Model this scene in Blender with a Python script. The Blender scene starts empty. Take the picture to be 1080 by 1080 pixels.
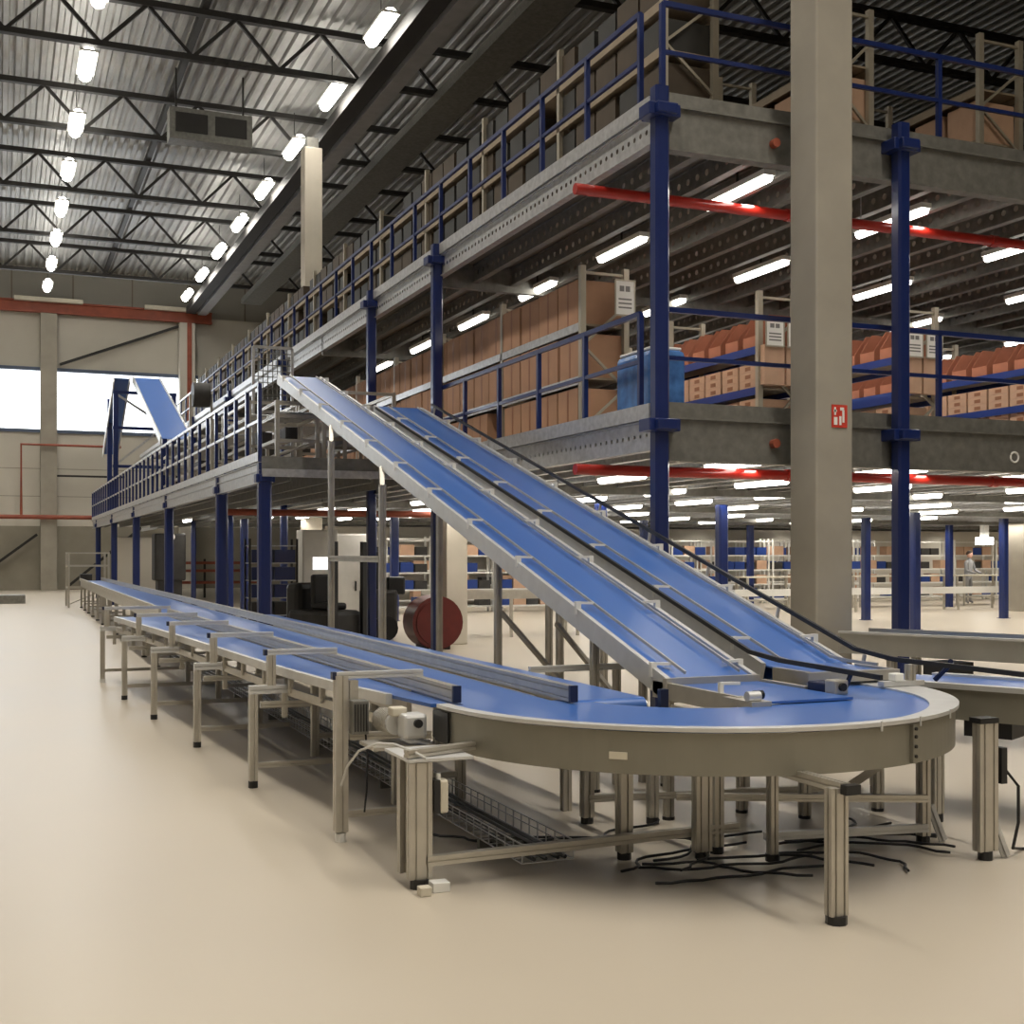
import bpy, bmesh, math, random
from mathutils import Vector, Matrix
random.seed(7)
S = bpy.context.scene
COL = S.collection
PI = math.pi
H = 1.7                      # eye height

# ------------------------------------------------------------------ materials
def mat(name, base, rough=.5, metal=0., var=0., scale=6., bump=0., coat=0., emit=None, es=0., stretch=None, rvar=0., alpha=None):
    m = bpy.data.materials.new(name); m.use_nodes = True
    nt = m.node_tree; b = nt.nodes['Principled BSDF']
    b.inputs['Base Color'].default_value = (*base, 1)
    b.inputs['Roughness'].default_value = rough
    b.inputs['Metallic'].default_value = metal
    b.inputs['Coat Weight'].default_value = coat
    b.inputs['Coat Roughness'].default_value = .12
    tc = nt.nodes.new('ShaderNodeTexCoord'); mp = nt.nodes.new('ShaderNodeMapping')
    nt.links.new(tc.outputs['Object'], mp.inputs['Vector'])
    if stretch: mp.inputs['Scale'].default_value = stretch
    nz = nt.nodes.new('ShaderNodeTexNoise'); nz.inputs['Scale'].default_value = scale
    nz.inputs['Detail'].default_value = 4
    nt.links.new(mp.outputs['Vector'], nz.inputs['Vector'])
    if var:
        cr = nt.nodes.new('ShaderNodeValToRGB')
        cr.color_ramp.elements[0].position = .3; cr.color_ramp.elements[1].position = .7
        cr.color_ramp.elements[0].color = (*[max(0, c*(1-var)) for c in base], 1)
        cr.color_ramp.elements[1].color = (*[min(1, c*(1+var)) for c in base], 1)
        nt.links.new(nz.outputs['Fac'], cr.inputs['Fac']); nt.links.new(cr.outputs['Color'], b.inputs['Base Color'])
    if rvar:
        mr = nt.nodes.new('ShaderNodeMapRange')
        mr.inputs['To Min'].default_value = max(.02, rough-rvar); mr.inputs['To Max'].default_value = rough+rvar
        nt.links.new(nz.outputs['Fac'], mr.inputs['Value']); nt.links.new(mr.outputs['Result'], b.inputs['Roughness'])
    if bump:
        bp = nt.nodes.new('ShaderNodeBump'); bp.inputs['Strength'].default_value = bump
        bp.inputs['Distance'].default_value = .01
        nt.links.new(nz.outputs['Fac'], bp.inputs['Height']); nt.links.new(bp.outputs['Normal'], b.inputs['Normal'])
    if emit:
        b.inputs['Emission Color'].default_value = (*emit, 1); b.inputs['Emission Strength'].default_value = es
    if alpha is not None:
        b.inputs['Alpha'].default_value = alpha
    return m

M = {}
M['floor'] = mat('polished_floor', (.49,.43,.345), .34, var=.05, scale=.35, rvar=.06, bump=.02)
M['belt'] = mat('blue_belt', (.042,.125,.40), .28)
M['belt'].node_tree.nodes['Principled BSDF'].inputs['IOR'].default_value = 1.65
M['alu'] = mat('aluminium_profile', (.53,.50,.44), .38, .7, var=.08, scale=8)
M['alubright'] = mat('bright_aluminium', (.66,.66,.65), .42, .6, var=.05, scale=8)
M['skirt'] = mat('grey_sheet_steel', (.26,.245,.20), .42, .45, var=.06, scale=3)
M['steel'] = mat('stainless_sheet', (.55,.55,.52), .3, .85, var=.06, scale=4)
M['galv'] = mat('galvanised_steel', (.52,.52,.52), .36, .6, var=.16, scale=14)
M['galvdark'] = mat('dark_galvanised_steel', (.21,.205,.185), .5, .5, var=.18, scale=10)  # deeper grey than the plain galvanised steel
M['blue'] = mat('blue_powder_coat', (.006,.018,.105), .33, var=.06, scale=5, coat=.3)
M['brightblue'] = mat('shelf_blue_paint', (.015,.045,.22), .35)
M['black'] = mat('black_plastic', (.012,.012,.013), .4, bump=.02, scale=30)
M['darkblue'] = mat('dark_blue_cap', (.008,.014,.05), .4)
M['white'] = mat('white_plastic', (.75,.74,.70), .4, var=.03)
M['cream'] = mat('cream_box', (.62,.57,.46), .5, var=.04)
M['paper'] = mat('white_paper', (.82,.80,.76), .8, var=.02)
M['ink'] = mat('grey_print', (.22,.21,.2), .8)
M['red'] = mat('red_pipe_paint', (.42,.02,.012), .3, var=.08, scale=3, coat=.3)
M['rust'] = mat('red_oxide_paint', (.30,.07,.035), .55, var=.18, scale=3)
M['wall'] = mat('wall_panel', (.60,.565,.49), .65, var=.05, scale=.5)
M['wallupper'] = mat('wall_upper_panel', (.30,.285,.25), .7, var=.06, scale=.5)
M['wallbase'] = mat('concrete_plinth', (.30,.275,.22), .8, var=.1, scale=1.2)
M['seam'] = mat('panel_seam', (.20,.16,.13), .8)
M['concrete'] = mat('cast_concrete', (.35,.32,.265), .82, var=.1, scale=1.6, bump=.15)
M['concretelight'] = mat('pale_concrete', (.58,.53,.44), .82, var=.07, scale=1.6)
M['roof'] = mat('roof_sheet', (.36,.355,.34), .5, .35, var=.12, scale=1)
M['truss'] = mat('truss_black_paint', (.02,.018,.016), .6, var=.1)
M['duct'] = mat('duct_sheet', (.42,.42,.43), .4, .6, var=.1, scale=3)
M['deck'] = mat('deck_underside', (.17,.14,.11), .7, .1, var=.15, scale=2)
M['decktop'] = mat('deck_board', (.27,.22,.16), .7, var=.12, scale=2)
M['carton'] = mat('cardboard', (.42,.235,.14), .8, var=.1, scale=3)
M['cartondark'] = mat('reddish_cardboard', (.42,.16,.09), .8, var=.1, scale=4)
M['cartonpale'] = mat('pale_cardboard', (.52,.33,.22), .8, var=.08, scale=4)
M['tape'] = mat('carton_tape', (.28,.12,.06), .5)
M['rackpost'] = mat('rack_upright', (.42,.38,.30), .45, .4, var=.06)
M['shelf'] = mat('shelf_board', (.30,.24,.17), .7, var=.08)
M['bin'] = mat('dark_bin', (.03,.029,.026), .6, var=.2, scale=3)
M['binbrown'] = mat('brown_bin', (.065,.047,.03), .7, var=.2, scale=3)
M['wrap'] = mat('blue_stretch_film', (.06,.16,.40), .22, var=.35, scale=7, bump=.5)
M['drum'] = mat('dark_red_drum', (.11,.012,.01), .35, var=.12)
M['darkmachine'] = mat('dark_machine', (.03,.028,.026), .5, var=.3, scale=5)
M['cabinet'] = mat('cabinet_grey', (.64,.62,.57), .5, var=.04)
M['tube'] = mat('lamp_tube', (.9,.9,.85), .4, emit=(1,.97,.9), es=9)
M['rooftube'] = mat('roof_lamp_tube', (.9,.9,.85), .4, emit=(1,.96,.87), es=26)
M['screen'] = mat('lit_screen', (.1,.1,.1), .3, emit=(1,.98,.95), es=1.6)
M['window'] = mat('window_glass', (.9,.95,1.), .1, emit=(.93,.97,1.), es=2.2)
M['winframe'] = mat('window_frame', (.10,.13,.2), .5)
M['cable'] = mat('grey_cable', (.55,.54,.5), .5)
M['skin'] = mat('skin', (.55,.32,.24), .6)
M['shirt'] = mat('grey_shirt', (.30,.30,.31), .9, var=.1)
M['trousers'] = mat('dark_trousers', (.05,.05,.06), .9)
M['hair'] = mat('brown_hair', (.05,.03,.02), .8)
M['signred'] = mat('sign_red', (.60,.05,.03), .5)
M['seamfloor'] = M['seam']

# ------------------------------------------------------------------ mesh builder
class MB:
    def __init__(s): s.b = bmesh.new()
    def box(s, x0,x1,y0,y1,z0,z1):
        v = [s.b.verts.new(p) for p in ((x0,y0,z0),(x1,y0,z0),(x1,y1,z0),(x0,y1,z0),(x0,y0,z1),(x1,y0,z1),(x1,y1,z1),(x0,y1,z1))]
        for f in ((0,3,2,1),(4,5,6,7),(0,1,5,4),(1,2,6,5),(2,3,7,6),(3,0,4,7)): s.b.faces.new([v[i] for i in f])
        return s
    def sweep(s, p, q, sec, up=(0,0,1)):
        """closed 2-D section (u sideways, v up) swept from p to q"""
        p, q = Vector(p), Vector(q); d = (q-p).normalized(); up = Vector(up)
        if abs(d.dot(up)) > .98: up = Vector((0,1,0))
        u = d.cross(up).normalized(); v = u.cross(d).normalized()
        A = [s.b.verts.new(p+u*a+v*c) for a,c in sec]; B = [s.b.verts.new(q+u*a+v*c) for a,c in sec]
        n = len(sec)
        for i in range(n): s.b.faces.new((A[i],A[(i+1)%n],B[(i+1)%n],B[i]))
        s.b.faces.new(A[::-1]); s.b.faces.new(B)
        return s
    def bar(s, p, q, w, h=None, up=(0,0,1)):
        h = h or w; a, c = w/2, h/2
        return s.sweep(p, q, ((-a,-c),(a,-c),(a,c),(-a,c)), up)
    def prof(s, p, q, w, h=None, up=(0,0,1)):
        """slotted aluminium extrusion"""
        h = h or w; a, c = w/2, h/2
        n = max(1, round(w/ min(w,h))); m = max(1, round(h/min(w,h)))
        g = min(w,h)*.11; d = min(w,h)*.16
        def side(L, k):
            out = []
            for i in range(k):
                t = -L + (2*L)*(i+.5)/k
                out += [(t-g,0),(t-g*.7,d),(t+g*.7,d),(t+g,0)]
            return out
        sec = [(-a,-c)]+[(t,-c+e) for t,e in side(a,n)]+[(a,-c)]+[(a-e,t) for t,e in side(c,m)]
        sec += [(a,c)]+[(-t,c-e) for t,e in side(a,n)]+[(-a,c)]+[(-a+e,-t) for t,e in side(c,m)]
        return s.sweep(p, q, sec, up)
    def cyl(s, p, q, r, n=12, r2=None):
        p, q = Vector(p), Vector(q); d = (q-p).normalized()
        up = Vector((0,0,1)) if abs(d.z) < .9 else Vector((0,1,0))
        u = d.cross(up).normalized(); v = u.cross(d)
        r2 = r if r2 is None else r2
        A = [s.b.verts.new(p+(u*math.cos(t)+v*math.sin(t))*r) for t in [2*PI*i/n for i in range(n)]]
        B = [s.b.verts.new(q+(u*math.cos(t)+v*math.sin(t))*r2) for t in [2*PI*i/n for i in range(n)]]
        for i in range(n): s.b.faces.new((A[i],A[(i+1)%n],B[(i+1)%n],B[i]))
        s.b.faces.new(A[::-1]); s.b.faces.new(B)
        return s
    def tube(s, pts, r, n=8):
        pts = [Vector(p) for p in pts]; rings = []
        for i, p in enumerate(pts):
            d = (pts[min(i+1,len(pts)-1)]-pts[max(i-1,0)]).normalized()
            up = Vector((0,0,1)) if abs(d.z) < .95 else Vector((0,1,0))
            u = d.cross(up).normalized(); v = u.cross(d)
            rings.append([s.b.verts.new(p+(u*math.cos(t)+v*math.sin(t))*r) for t in [2*PI*k/n for k in range(n)]])
        for A,B in zip(rings, rings[1:]):
            for i in range(n): s.b.faces.new((A[i],A[(i+1)%n],B[(i+1)%n],B[i]))
        s.b.faces.new(rings[0][::-1]); s.b.faces.new(rings[-1])
        return s
    def ball(s, c, r, sz=1., n=12):
        g = bmesh.ops.create_uvsphere(s.b, u_segments=n, v_segments=n//2+2, radius=r)
        for v in g['verts']: v.co = Vector((v.co.x+c[0], v.co.y+c[1], v.co.z*sz+c[2]))
        return s
    def quad(s, a,b,c,d):
        s.b.faces.new([s.b.verts.new(p) for p in (a,b,c,d)]); return s
    def strip(s, L, R, z0, z1):
        """closed ribbon solid between two plan polylines; z may be numbers or lists"""
        n = len(L)
        f = lambda z,i: z[i] if isinstance(z,(list,tuple)) else z
        V = [[s.b.verts.new((p[0],p[1],f(z,i))) for i,p in enumerate(P)] for P,z in ((L,z0),(R,z0),(R,z1),(L,z1))]
        for i in range(n-1):
            for k in range(4):
                s.b.faces.new((V[k][i],V[(k+1)%4][i],V[(k+1)%4][i+1],V[k][i+1]))
        s.b.faces.new([V[k][0] for k in range(4)][::-1]); s.b.faces.new([V[k][-1] for k in range(4)])
        return s
    def build(s, name, m, parent=None, bevel=0, smooth=False, label=None):
        bmesh.ops.recalc_face_normals(s.b, faces=s.b.faces)
        me = bpy.data.meshes.new(name); s.b.to_mesh(me); s.b.free()
        me.materials.append(M[m] if isinstance(m,str) else m)
        if smooth:
            for p in me.polygons: p.use_smooth = True
            try: me.set_sharp_from_angle(angle=math.radians(40))
            except Exception: pass
        o = bpy.data.objects.new(name, me); COL.objects.link(o)
        if parent: o.parent = parent
        if bevel:
            bv = o.modifiers.new('bevel','BEVEL'); bv.width = bevel; bv.segments = 2; bv.limit_method = 'ANGLE'
        if label: o['label'] = label
        return o

class Part(MB):
    """mesh whose world-space points are stored relative to its thing's origin"""
def tag(o, label, cat, group=None, kind=None):
    if label: o['label'] = label
    if cat: o['category'] = cat
    if group: o['group'] = group
    if kind: o['kind'] = kind
    return o
def thing(name, label, cat, loc=(0,0,0), rz=0, group=None):
    o = bpy.data.objects.new(name, None); COL.objects.link(o); o.empty_display_size = .1
    o.location = loc; o.rotation_euler = (0,0,rz)
    return tag(o, label, cat, group)
def struct(o):
    o['kind'] = 'structure'; return o
def tree_of(o, pool):
    return (o, [tree_of(c, pool) for c in pool if c.parent == o])
def rec_copy(tree, loc, rz=None, label=None, group=None):
    def rec(t, par):
        c = t[0].copy(); COL.objects.link(c)
        if par: c.parent = par
        for ch in t[1]: rec(ch, c)
        return c
    r = rec(tree, None); r.location = loc
    if rz is not None: r.rotation_euler = (0,0,rz)
    if label: r['label'] = label
    if group: r['group'] = group
    return r
def tree(o):
    pool = list(COL.objects); return tree_of(o, pool)
ORD = ['nearest','second','third','fourth','fifth','sixth','seventh','eighth','ninth','tenth','eleventh','twelfth','thirteenth','fourteenth','fifteenth','sixteenth']

# ------------------------------------------------------------------ camera
cam = bpy.data.cameras.new('camera'); co = bpy.data.objects.new('camera', cam); COL.objects.link(co)
S.camera = co
TH = math.atan2(540, 1300)
co.location = (0,0,H); co.rotation_euler = (PI/2, 0, -TH)
cam.sensor_width = 36; cam.lens = 36*1300/1080; cam.shift_y = 44/1080; cam.clip_end = 300; cam.clip_start = .05

# ================================================================== SETTING
XL, XR, YF, YB, ZC = -14, 46, -8, 62, 15.1
struct(MB().box(XL,XR,YF,YB,-.2,0).build('floor','floor'))
def corrugated():
    b = MB(); x = XL; pts = []
    while x < XR:
        pts += [(x,0),(x+.12,0),(x+.16,.1),(x+.28,.1)]; x += .32
    prev = None
    for px,pz in pts:
        a, c = b.b.verts.new((px,YF,ZC+pz)), b.b.verts.new((px,YB,ZC+pz))
        if prev: b.b.faces.new((prev[0],a,c,prev[1]))
        prev = (a,c)
    b.box(XL,XR,YF,YB,ZC+.12,ZC+.3)
    return b
struct(corrugated().build('ceiling','roof'))
# far wall with a ribbon of windows
ZW0, ZW1, XW = 7.45, 10.4, 9.0
b = MB(); b.box(XL,XR,YB,YB+.3,3.0,ZW0); b.box(XW,XR,YB,YB+.3,ZW0,ZW1); b.box(XL,XR,YB,YB+.3,ZW1,13.3)
wb = struct(b.build('wall_back','wall'))
MB().box(XL,XR,YB-.02,YB+.3,0,3.0).build('plinth','wallbase',wb)
MB().box(XL,XR,YB,YB+.3,13.3,ZC+.1).build('upper_band','wallupper',wb)
b = MB()
for i in range(22):
    x = XL+1+i*2.7
    b.box(x-.03,x+.03,YB-.015,YB,13.3,ZC)
b.build('panel_joint','seam',wb)
b = MB()
for z in (4.4,5.7): b.box(XL,XR,YB-.01,YB,z-.015,z+.015)
b.build('horizontal_joint','wallbase',wb)
struct(MB().box(XL-.3,XL,YF,YB,0,ZC+.3).build('wall_left','wall'))
struct(MB().box(XR,XR+.3,YF,YB,0,ZC+.3).build('wall_right','wall'))
struct(MB().box(XL,XR,YF-.3,YF,0,ZC+.3).build('wall_front','wall'))
for i,(x0,x1) in enumerate(((XL,2.0),(2.0,XW))):
    w = struct(MB().box(x0,x1,YB+.1,YB+.14,ZW0,ZW1).build('window_%d'%(i+1),'window'))
    f = MB(); f.box(x0,x1,YB-.08,YB+.12,ZW0-.06,ZW0+.1); f.box(x0,x1,YB-.08,YB+.12,ZW1-.1,ZW1+.06)
    f.build('window_frame','winframe',w)

struct(MB().box(9.8,45.9,39.5,39.7,0,2.6).build('wall_backdrop','wall'))  # added pale backdrop where the space under the deck was a dark void
# concrete columns of the hall
def column(x,y,s,z1,m,label):
    t = thing('concrete_column', label, 'column', (x,y,0))
    MB().box(-s/2,s/2,-s/2,s/2,0,z1).build('shaft', m, t, bevel=.02)
    return t
colA = column(7.45,10.02,.43,13.8,'concrete','big grey concrete column in the right foreground carrying a small red sign')
column(7.9,21.9,.42,2.6,'concretelight','pale concrete column beside the dark red drum under the mezzanine')
MB().box(-.16,.16,-.16,.16,13.0,13.3).build('bearing_block','galvdark',column(8.05,34.0,.5,13.0,'concretelight','pale concrete column rising from the upper mezzanine to the roof'))
column(28.0,27.9,.6,2.6,'concrete','square grey concrete column at the right end of the ground floor')
# red sign on the near column
t = thing('safety_sign','small red and white fire sign fixed on the big grey concrete column','sign',(7.50,9.80,3.03))
MB().box(-.09,.09,-.006,0,-.11,.11).build('sign_plate','signred',t)
b = MB(); b.box(-.065,-.045,-.009,-.006,.01,.085); b.box(-.072,-.035,-.009,-.006,.04,.06); b.box(-.068,-.028,-.009,-.006,-.085,-.01)
b.box(.005,.05,-.009,-.006,.055,.085); b.box(.03,.055,-.009,-.006,-.06,.06); b.box(-.005,.02,-.009,-.006,-.085,.0)
b.build('pictogram','paper',t)

# far wall steelwork
t = thing('steel_beam','long rust red steel beam across the far wall above the windows','beam',(0,61.6,0))
b = MB(); b.box(XL,9.6,-.18,.1,12.95,13.05); b.box(XL,9.6,-.18,.1,13.42,13.5); b.box(XL,9.6,-.06,-.02,13.05,13.42); b.build('web_and_flanges','rust',t)
for k,(x0,x1) in enumerate(((.6,3.6),(6.4,9.4))): MB().box(x0,x1,-.5,-.2,13.42,13.6).build('bracket_plate','cream',t)
for x,m,l in ((2.1,'concrete','plain grey column standing against the far wall between the windows'),(8.4,'wall','cream column with a red flange against the far wall below the red beam')):
    t = thing('wall_column', l, 'column', (x,61.55,0)); MB().box(-.36,.36,-.3,.3,0,12.9).build('shaft',m,t)
    if x > 5: MB().box(-.02,.2,-.34,-.3,8,12.9).build('flange','rust',t)
for p,q,l in (((2.6,61.7,10.6),(8.1,61.7,12.8),'dark diagonal brace on the far wall above the window'),
              ((3.0,61.6,.2),(6.8,61.6,3.4),'dark diagonal brace low on the far wall under the mezzanine'),
              ((-1.5,61.6,.2),(1.6,61.6,2.6),'grey diagonal brace at the far wall foot left of the grey column')):
    t = thing('wall_brace', l, 'brace', p); q2 = Vector(q)-Vector(p)
    MB().bar((0,0,0),q2,.12).build('strut','truss',t)
tag(MB().tube([(XL,61.1,3.4),(5.3,61.1,3.4)],.1).build('fire_pipe','rust'),'horizontal red fire pipe low along the far wall','pipe')
tag(MB().tube([(.9,61.1,3.5),(.9,61.1,6.75),(5.3,61.1,6.75)],.06).build('riser_pipe','rust'),'thin rust red pipe bent in a right angle on the far wall','pipe')
tag(MB().bar((2.4,61.5,5.35),(5.5,61.5,5.35),.09).build('wall_rail','truss'),'short dark rail between the grey column and the mezzanine on the far wall','rail')
tag(MB().box(-.3,.8,45.2,46.4,0,.28).build('pallet_stack','galvdark'),'low dark pallet on the open floor at the far left','pallet')

# roof trusses
def truss():
    t = thing('roof_truss','roof truss','truss',(0,0,0))
    MB().box(XL,XR,-.09,.09,14.75,14.9).build('top_chord','truss',t)
    MB().box(XL,XR,-.09,.09,13.62,13.76).build('bottom_chord','truss',t)
    w1 = MB().bar((0,0,13.7),(1.05,0,14.8),.085).build('web','truss',t); w2 = MB().bar((1.05,0,14.8),(2.1,0,13.7),.085).build('web','truss',t)
    w1.location.x = -4.1; w2.location.x = -4.1
    for k in range(1,14):
        for w in (w1,w2):
            c = w.copy(); c.location.x = -4.1+2.1*k; COL.objects.link(c)
    return t
t0 = truss(); tt = tree(t0)
ys = [55.8,49.4,43.1,36.8,30.5,24.2]
for i,y in enumerate(ys):
    l = 'black steel lattice roof truss, %s from the far wall' % ('nearest' if i==0 else ORD[i])
    if i == 0: t0.location.y = y; t0['label'] = l; t0['group']='roof trusses'
    else: rec_copy(tt,(0,y,0),label=l,group='roof trusses')
for i,x in enumerate((-3.3,4.6,12.0)):
    tag(MB().box(x-.08,x+.08,20,62,14.9,15.1).build('purlin_beam','truss'),['dark roof purlin running lengthwise over the open floor on the left','dark roof purlin running lengthwise between the two rows of roof lamps','dark roof purlin running lengthwise above the upper racks'][i],'beam','roof purlins')
tag(MB().box(8.85,9.25,22,61.0,13.27,13.62).build('cable_duct','duct'),'pale sheet metal duct under the roof running lengthwise to the far wall','duct')
tag(MB().box(10.4,11.3,20,58,13.36,13.62).build('cable_tray','galvdark'),'dark wide cable tray under the roof right of the pale duct','tray')
tag(MB().box(8.3,8.75,24,61,13.3,13.62).build('ventilation_duct','truss'),'dark duct between the right row of roof lamps and the pale duct','duct')
t = thing('heater_unit','grey boxy air unit hung at the top of the roof in the upper left','heater',(5.3,34.3,12.95))
MB().box(-1.1,1.1,-.3,.3,-.1,.75).build('casing','galvdark',t); b = MB(); b.box(-.95,-.1,-.32,-.3,.1,.62); b.box(.1,.95,-.32,-.3,.1,.62); b.build('louvre','truss',t)
b = MB(); b.bar((-.9,0,.75),(-.9,0,1.9),.05); b.bar((.9,0,.75),(.9,0,1.9),.05); b.build('hanger','truss',t)

# roof lamps
def lamp(name, L, w, tubem, housing='white', hook=0):
    t = thing(name,'lamp','lamp')
    MB().box(-w/2,w/2,-L/2,L/2,.0,.06).build('housing',housing,t)
    MB().cyl((0,-L/2+.02,-.02),(0,L/2-.02,-.02),w*.36,10).build('tube',tubem,t)
    if hook: MB().box(-.01,.01,-.01,.01,.06,hook).build('hanger','truss',t)
    return t
rl = lamp('roof_lamp',1.6,.42,'rooftube',hook=1.0); rlt = tree(rl); first = True
for r,(x,rn) in enumerate(((1.95,'left'),(7.95,'right'))):
    for i in range(8):
        y = 58.3-4.45*i
        if r == 1: y = 58.0-4.45*i
        l = 'bright roof lamp in the %s row, %s from the far wall' % (rn, 'nearest' if i==0 else ORD[i])
        if first: rl.location = (x,y,13.6); rl['label'] = l; rl['group'] = 'roof lamps'; first = False
        else: rec_copy(rlt,(x,y,13.6),label=l,group='roof lamps')

# ================================================================== MEZZANINE
Z1, Z2 = 3.05, 6.05
def hole_strip(L, h, pitch, r, thick=.006):
    """sheet web of height h along +Y with a row of real round holes"""
    b = bmesh.new(); n = int(L/pitch)
    for i in range(n):
        y0 = i*pitch; cy = y0+pitch/2; cz = h/2
        sq = []; ci = []
        corners = [(y0+pitch,cz),(y0+pitch,h),(cy,h),(y0,h),(y0,cz),(y0,0),(cy,0),(y0+pitch,0)]
        for k,(yy,zz) in enumerate(corners):
            sq.append(b.verts.new((0,yy,zz))); a = k*PI/4
            ci.append(b.verts.new((0,cy+r*math.cos(a),cz+r*math.sin(a))))
        for k in range(8): b.faces.new((sq[k],sq[(k+1)%8],ci[(k+1)%8],ci[k]))
    bmesh.ops.remove_doubles(b, verts=b.verts, dist=1e-5)
    return b
def c_edge(y0,y1,x,ztop,h,holes=True,m='galv',name='edge_beam',parent=None,pitch=.125,r=.027,face=-1):
    """C-section along Y, web at x, flanges to +x"""
    mb = MB()
    if holes:
        mb.b.free(); mb.b = hole_strip(y1-y0, h*.5, pitch, r)
        L = int((y1-y0)/pitch)*pitch
        for v in mb.b.verts: v.co += Vector((x,y0,ztop-h*.75))
        mb.box(x,x+.008,y0,y1,ztop-h*.25,ztop); mb.box(x,x+.008,y0,y1,ztop-h,ztop-h*.75)
        mb.box(x+.012,x+.02,y0,y1,ztop-h*.7,ztop-h*.3) if False else None
    else: mb.box(x,x+.01,y0,y1,ztop-h,ztop)
    if not holes and name=='edge_beam': mb.box(x-.025,x,y0,y1,ztop-h*.42,ztop-h*.36)
    mb.box(x-.03,x+.07,y0,y1,ztop-.012,ztop); mb.box(x-.03,x+.07,y0,y1,ztop-h,ztop-h+.012)
    return mb.build(name,m,parent)
EX = 5.9                     # walkway edge
mez = {}
for lev,zz,nm in ((1,Z1,'lower'),(2,Z2,'upper')):
    t = thing('mezzanine_deck','galvanised steel %s mezzanine deck with perforated edge beam and joists' % nm,'mezzanine',(0,0,0)); mez[lev] = t
    MB().box(EX,45,10.5,58,zz-.05,zz).build('deck_panel','deck' if lev==2 else 'galv',t)  # lower panel in paler steel, lamp-lit brightness put into its colour
    c_edge(10.55,58,EX,zz-.04,.30,True,'galv','edge_beam',t)
    b = MB(); b.box(EX-.05,EX+.02,10.6,58,zz-.03,zz+.12); b.build('kick_plate','galv',t)
    # front beam along X
    b = MB(); b.box(EX,45,10.40,10.41,zz-.45,zz-.04); b.box(EX,45,10.36,10.5,zz-.46,zz-.44); b.box(EX,45,10.36,10.5,zz-.05,zz-.03)
    b.box(EX,45,10.44,10.47,zz-.03,zz+.12)
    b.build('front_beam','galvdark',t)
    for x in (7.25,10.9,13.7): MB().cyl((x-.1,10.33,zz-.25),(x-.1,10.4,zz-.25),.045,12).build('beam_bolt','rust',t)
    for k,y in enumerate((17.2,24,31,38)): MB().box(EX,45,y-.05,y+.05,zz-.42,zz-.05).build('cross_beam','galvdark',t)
    if lev == 1:
        b = MB(); ring=[(10.3+.055*math.cos(k*PI/10),10.395,2.76+.055*math.sin(k*PI/10)) for k in range(21)]
        b.tube(ring,.011,6); b.build('beam_mark','paper',t)
    j = None
    if lev == 2:
        for k in range(34):
            x = EX+.62+k*.6
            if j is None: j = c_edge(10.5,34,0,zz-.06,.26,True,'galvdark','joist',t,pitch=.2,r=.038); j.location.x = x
            else: c = j.copy(); c.location.x = x; COL.objects.link(c)
    else:
        for k in range(46):
            x = EX+.62+k*.6
            if j is None: j = c_edge(10.5,50,0,zz-.06,.26,False,'galv','joist',t); j.location.x = x  # brighter steel than the upper joists, lamp light put into the colour
            else: c = j.copy(); c.location.x = x; COL.objects.link(c)
LX, LY = 3.44, 17.6
t = thing('mezzanine_walkway','lower mezzanine walkway deck jutting out on the left with silver edge beam','mezzanine',(0,0,0))
MB().box(LX,EX-.03,LY,52,Z1-.05,Z1).build('deck_panel','deck',t)
c_edge(LY,52,LX,Z1-.04,.30,False,'galv','edge_beam',t)
MB().box(LX-.05,LX-.02,LY,52,Z1-.03,Z1+.1).build('kick_plate','galv',t)
b = MB(); b.box(LX,EX-.03,LY-.04,LY-.02,Z1-.24,Z1-.04); b.box(LX,EX-.03,LY-.04,LY,Z1-.04,Z1+.04); b.build('front_beam','galvdark',t)
MB().box(LX,EX-.03,LY-.09,LY-.03,Z1-.25,Z1-.14).build('front_flange','galv',t)
for k in range(4): MB().box(LX+.4+k*.6,LX+.45+k*.6,LY,52,Z1-.3,Z1-.06).build('joist','galvdark',t)

# posts
def post(name,z1,w=.13,plates=(),k=1.):
    t = thing(name,'post','post')
    a = w/2; s = w*.16
    sec = [(-a,-a+s),(-a+s,-a),(a-s,-a),(a,-a+s),(a,a-s),(a-s,a),(-a+s,a),(-a,a-s)]
    MB().sweep((0,0,.012),(0,0,z1),sec).build('shaft','blue',t)
    MB().box(-.12,.12,-.12,.12,0,.012).build('base_plate','blue',t)
    for z in plates:
        b = MB(); b.box(-.17*k,.17*k,-.11*k,.11*k,z-.06,z+.06); b.box(-.11*k,.11*k,-.17*k,.17*k,z-.05,z+.05); b.build('beam_bracket','blue',t,bevel=.01)
    return t
P2 = post('support_post',Z2+.12,.15,(Z1-.12,Z2-.12)); P2t = tree(P2); used = False
spots = [(5.84,10.37,'at the front corner left of the concrete column'),(8.66,10.30,'right of the big concrete column'),(13.3,10.30,'front of the mezzanine off to the right')]
ypos = [16.9,20.3,27.3,34.2,41.2]
for i,(x,y,l) in enumerate(spots):
    lab = 'tall blue post, '+l
    if not used: P2.location=(x,y,0); P2['label']=lab; P2['group']='tall blue mezzanine posts'; used=True
    else: rec_copy(P2t,(x,y,0),label=lab,group='tall blue mezzanine posts')
for i,y in enumerate(ypos):
    rec_copy(P2t,(5.84,y,0),label='tall blue post on the deck edge, %s behind the front corner post' % ['first','second','third','fourth','fifth'][i],group='tall blue mezzanine posts')
P1 = post('support_post',Z1-.05,.19,(Z1-.27,),.8); P1t = tree(P1); used=False
for i,y in enumerate((17.6,21.3,28.4,35.6,42.8,50)):
    lab = 'blue steel post under the left walkway edge, %s along the conveyor' % ORD[i]
    if not used: P1.location=(3.5,y+.08,0); P1['label']=lab; P1['group']='blue posts under the left walkway'; used=True
    else: rec_copy(P1t,(3.5,y+.08,0),label=lab,group='blue posts under the left walkway')
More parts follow.
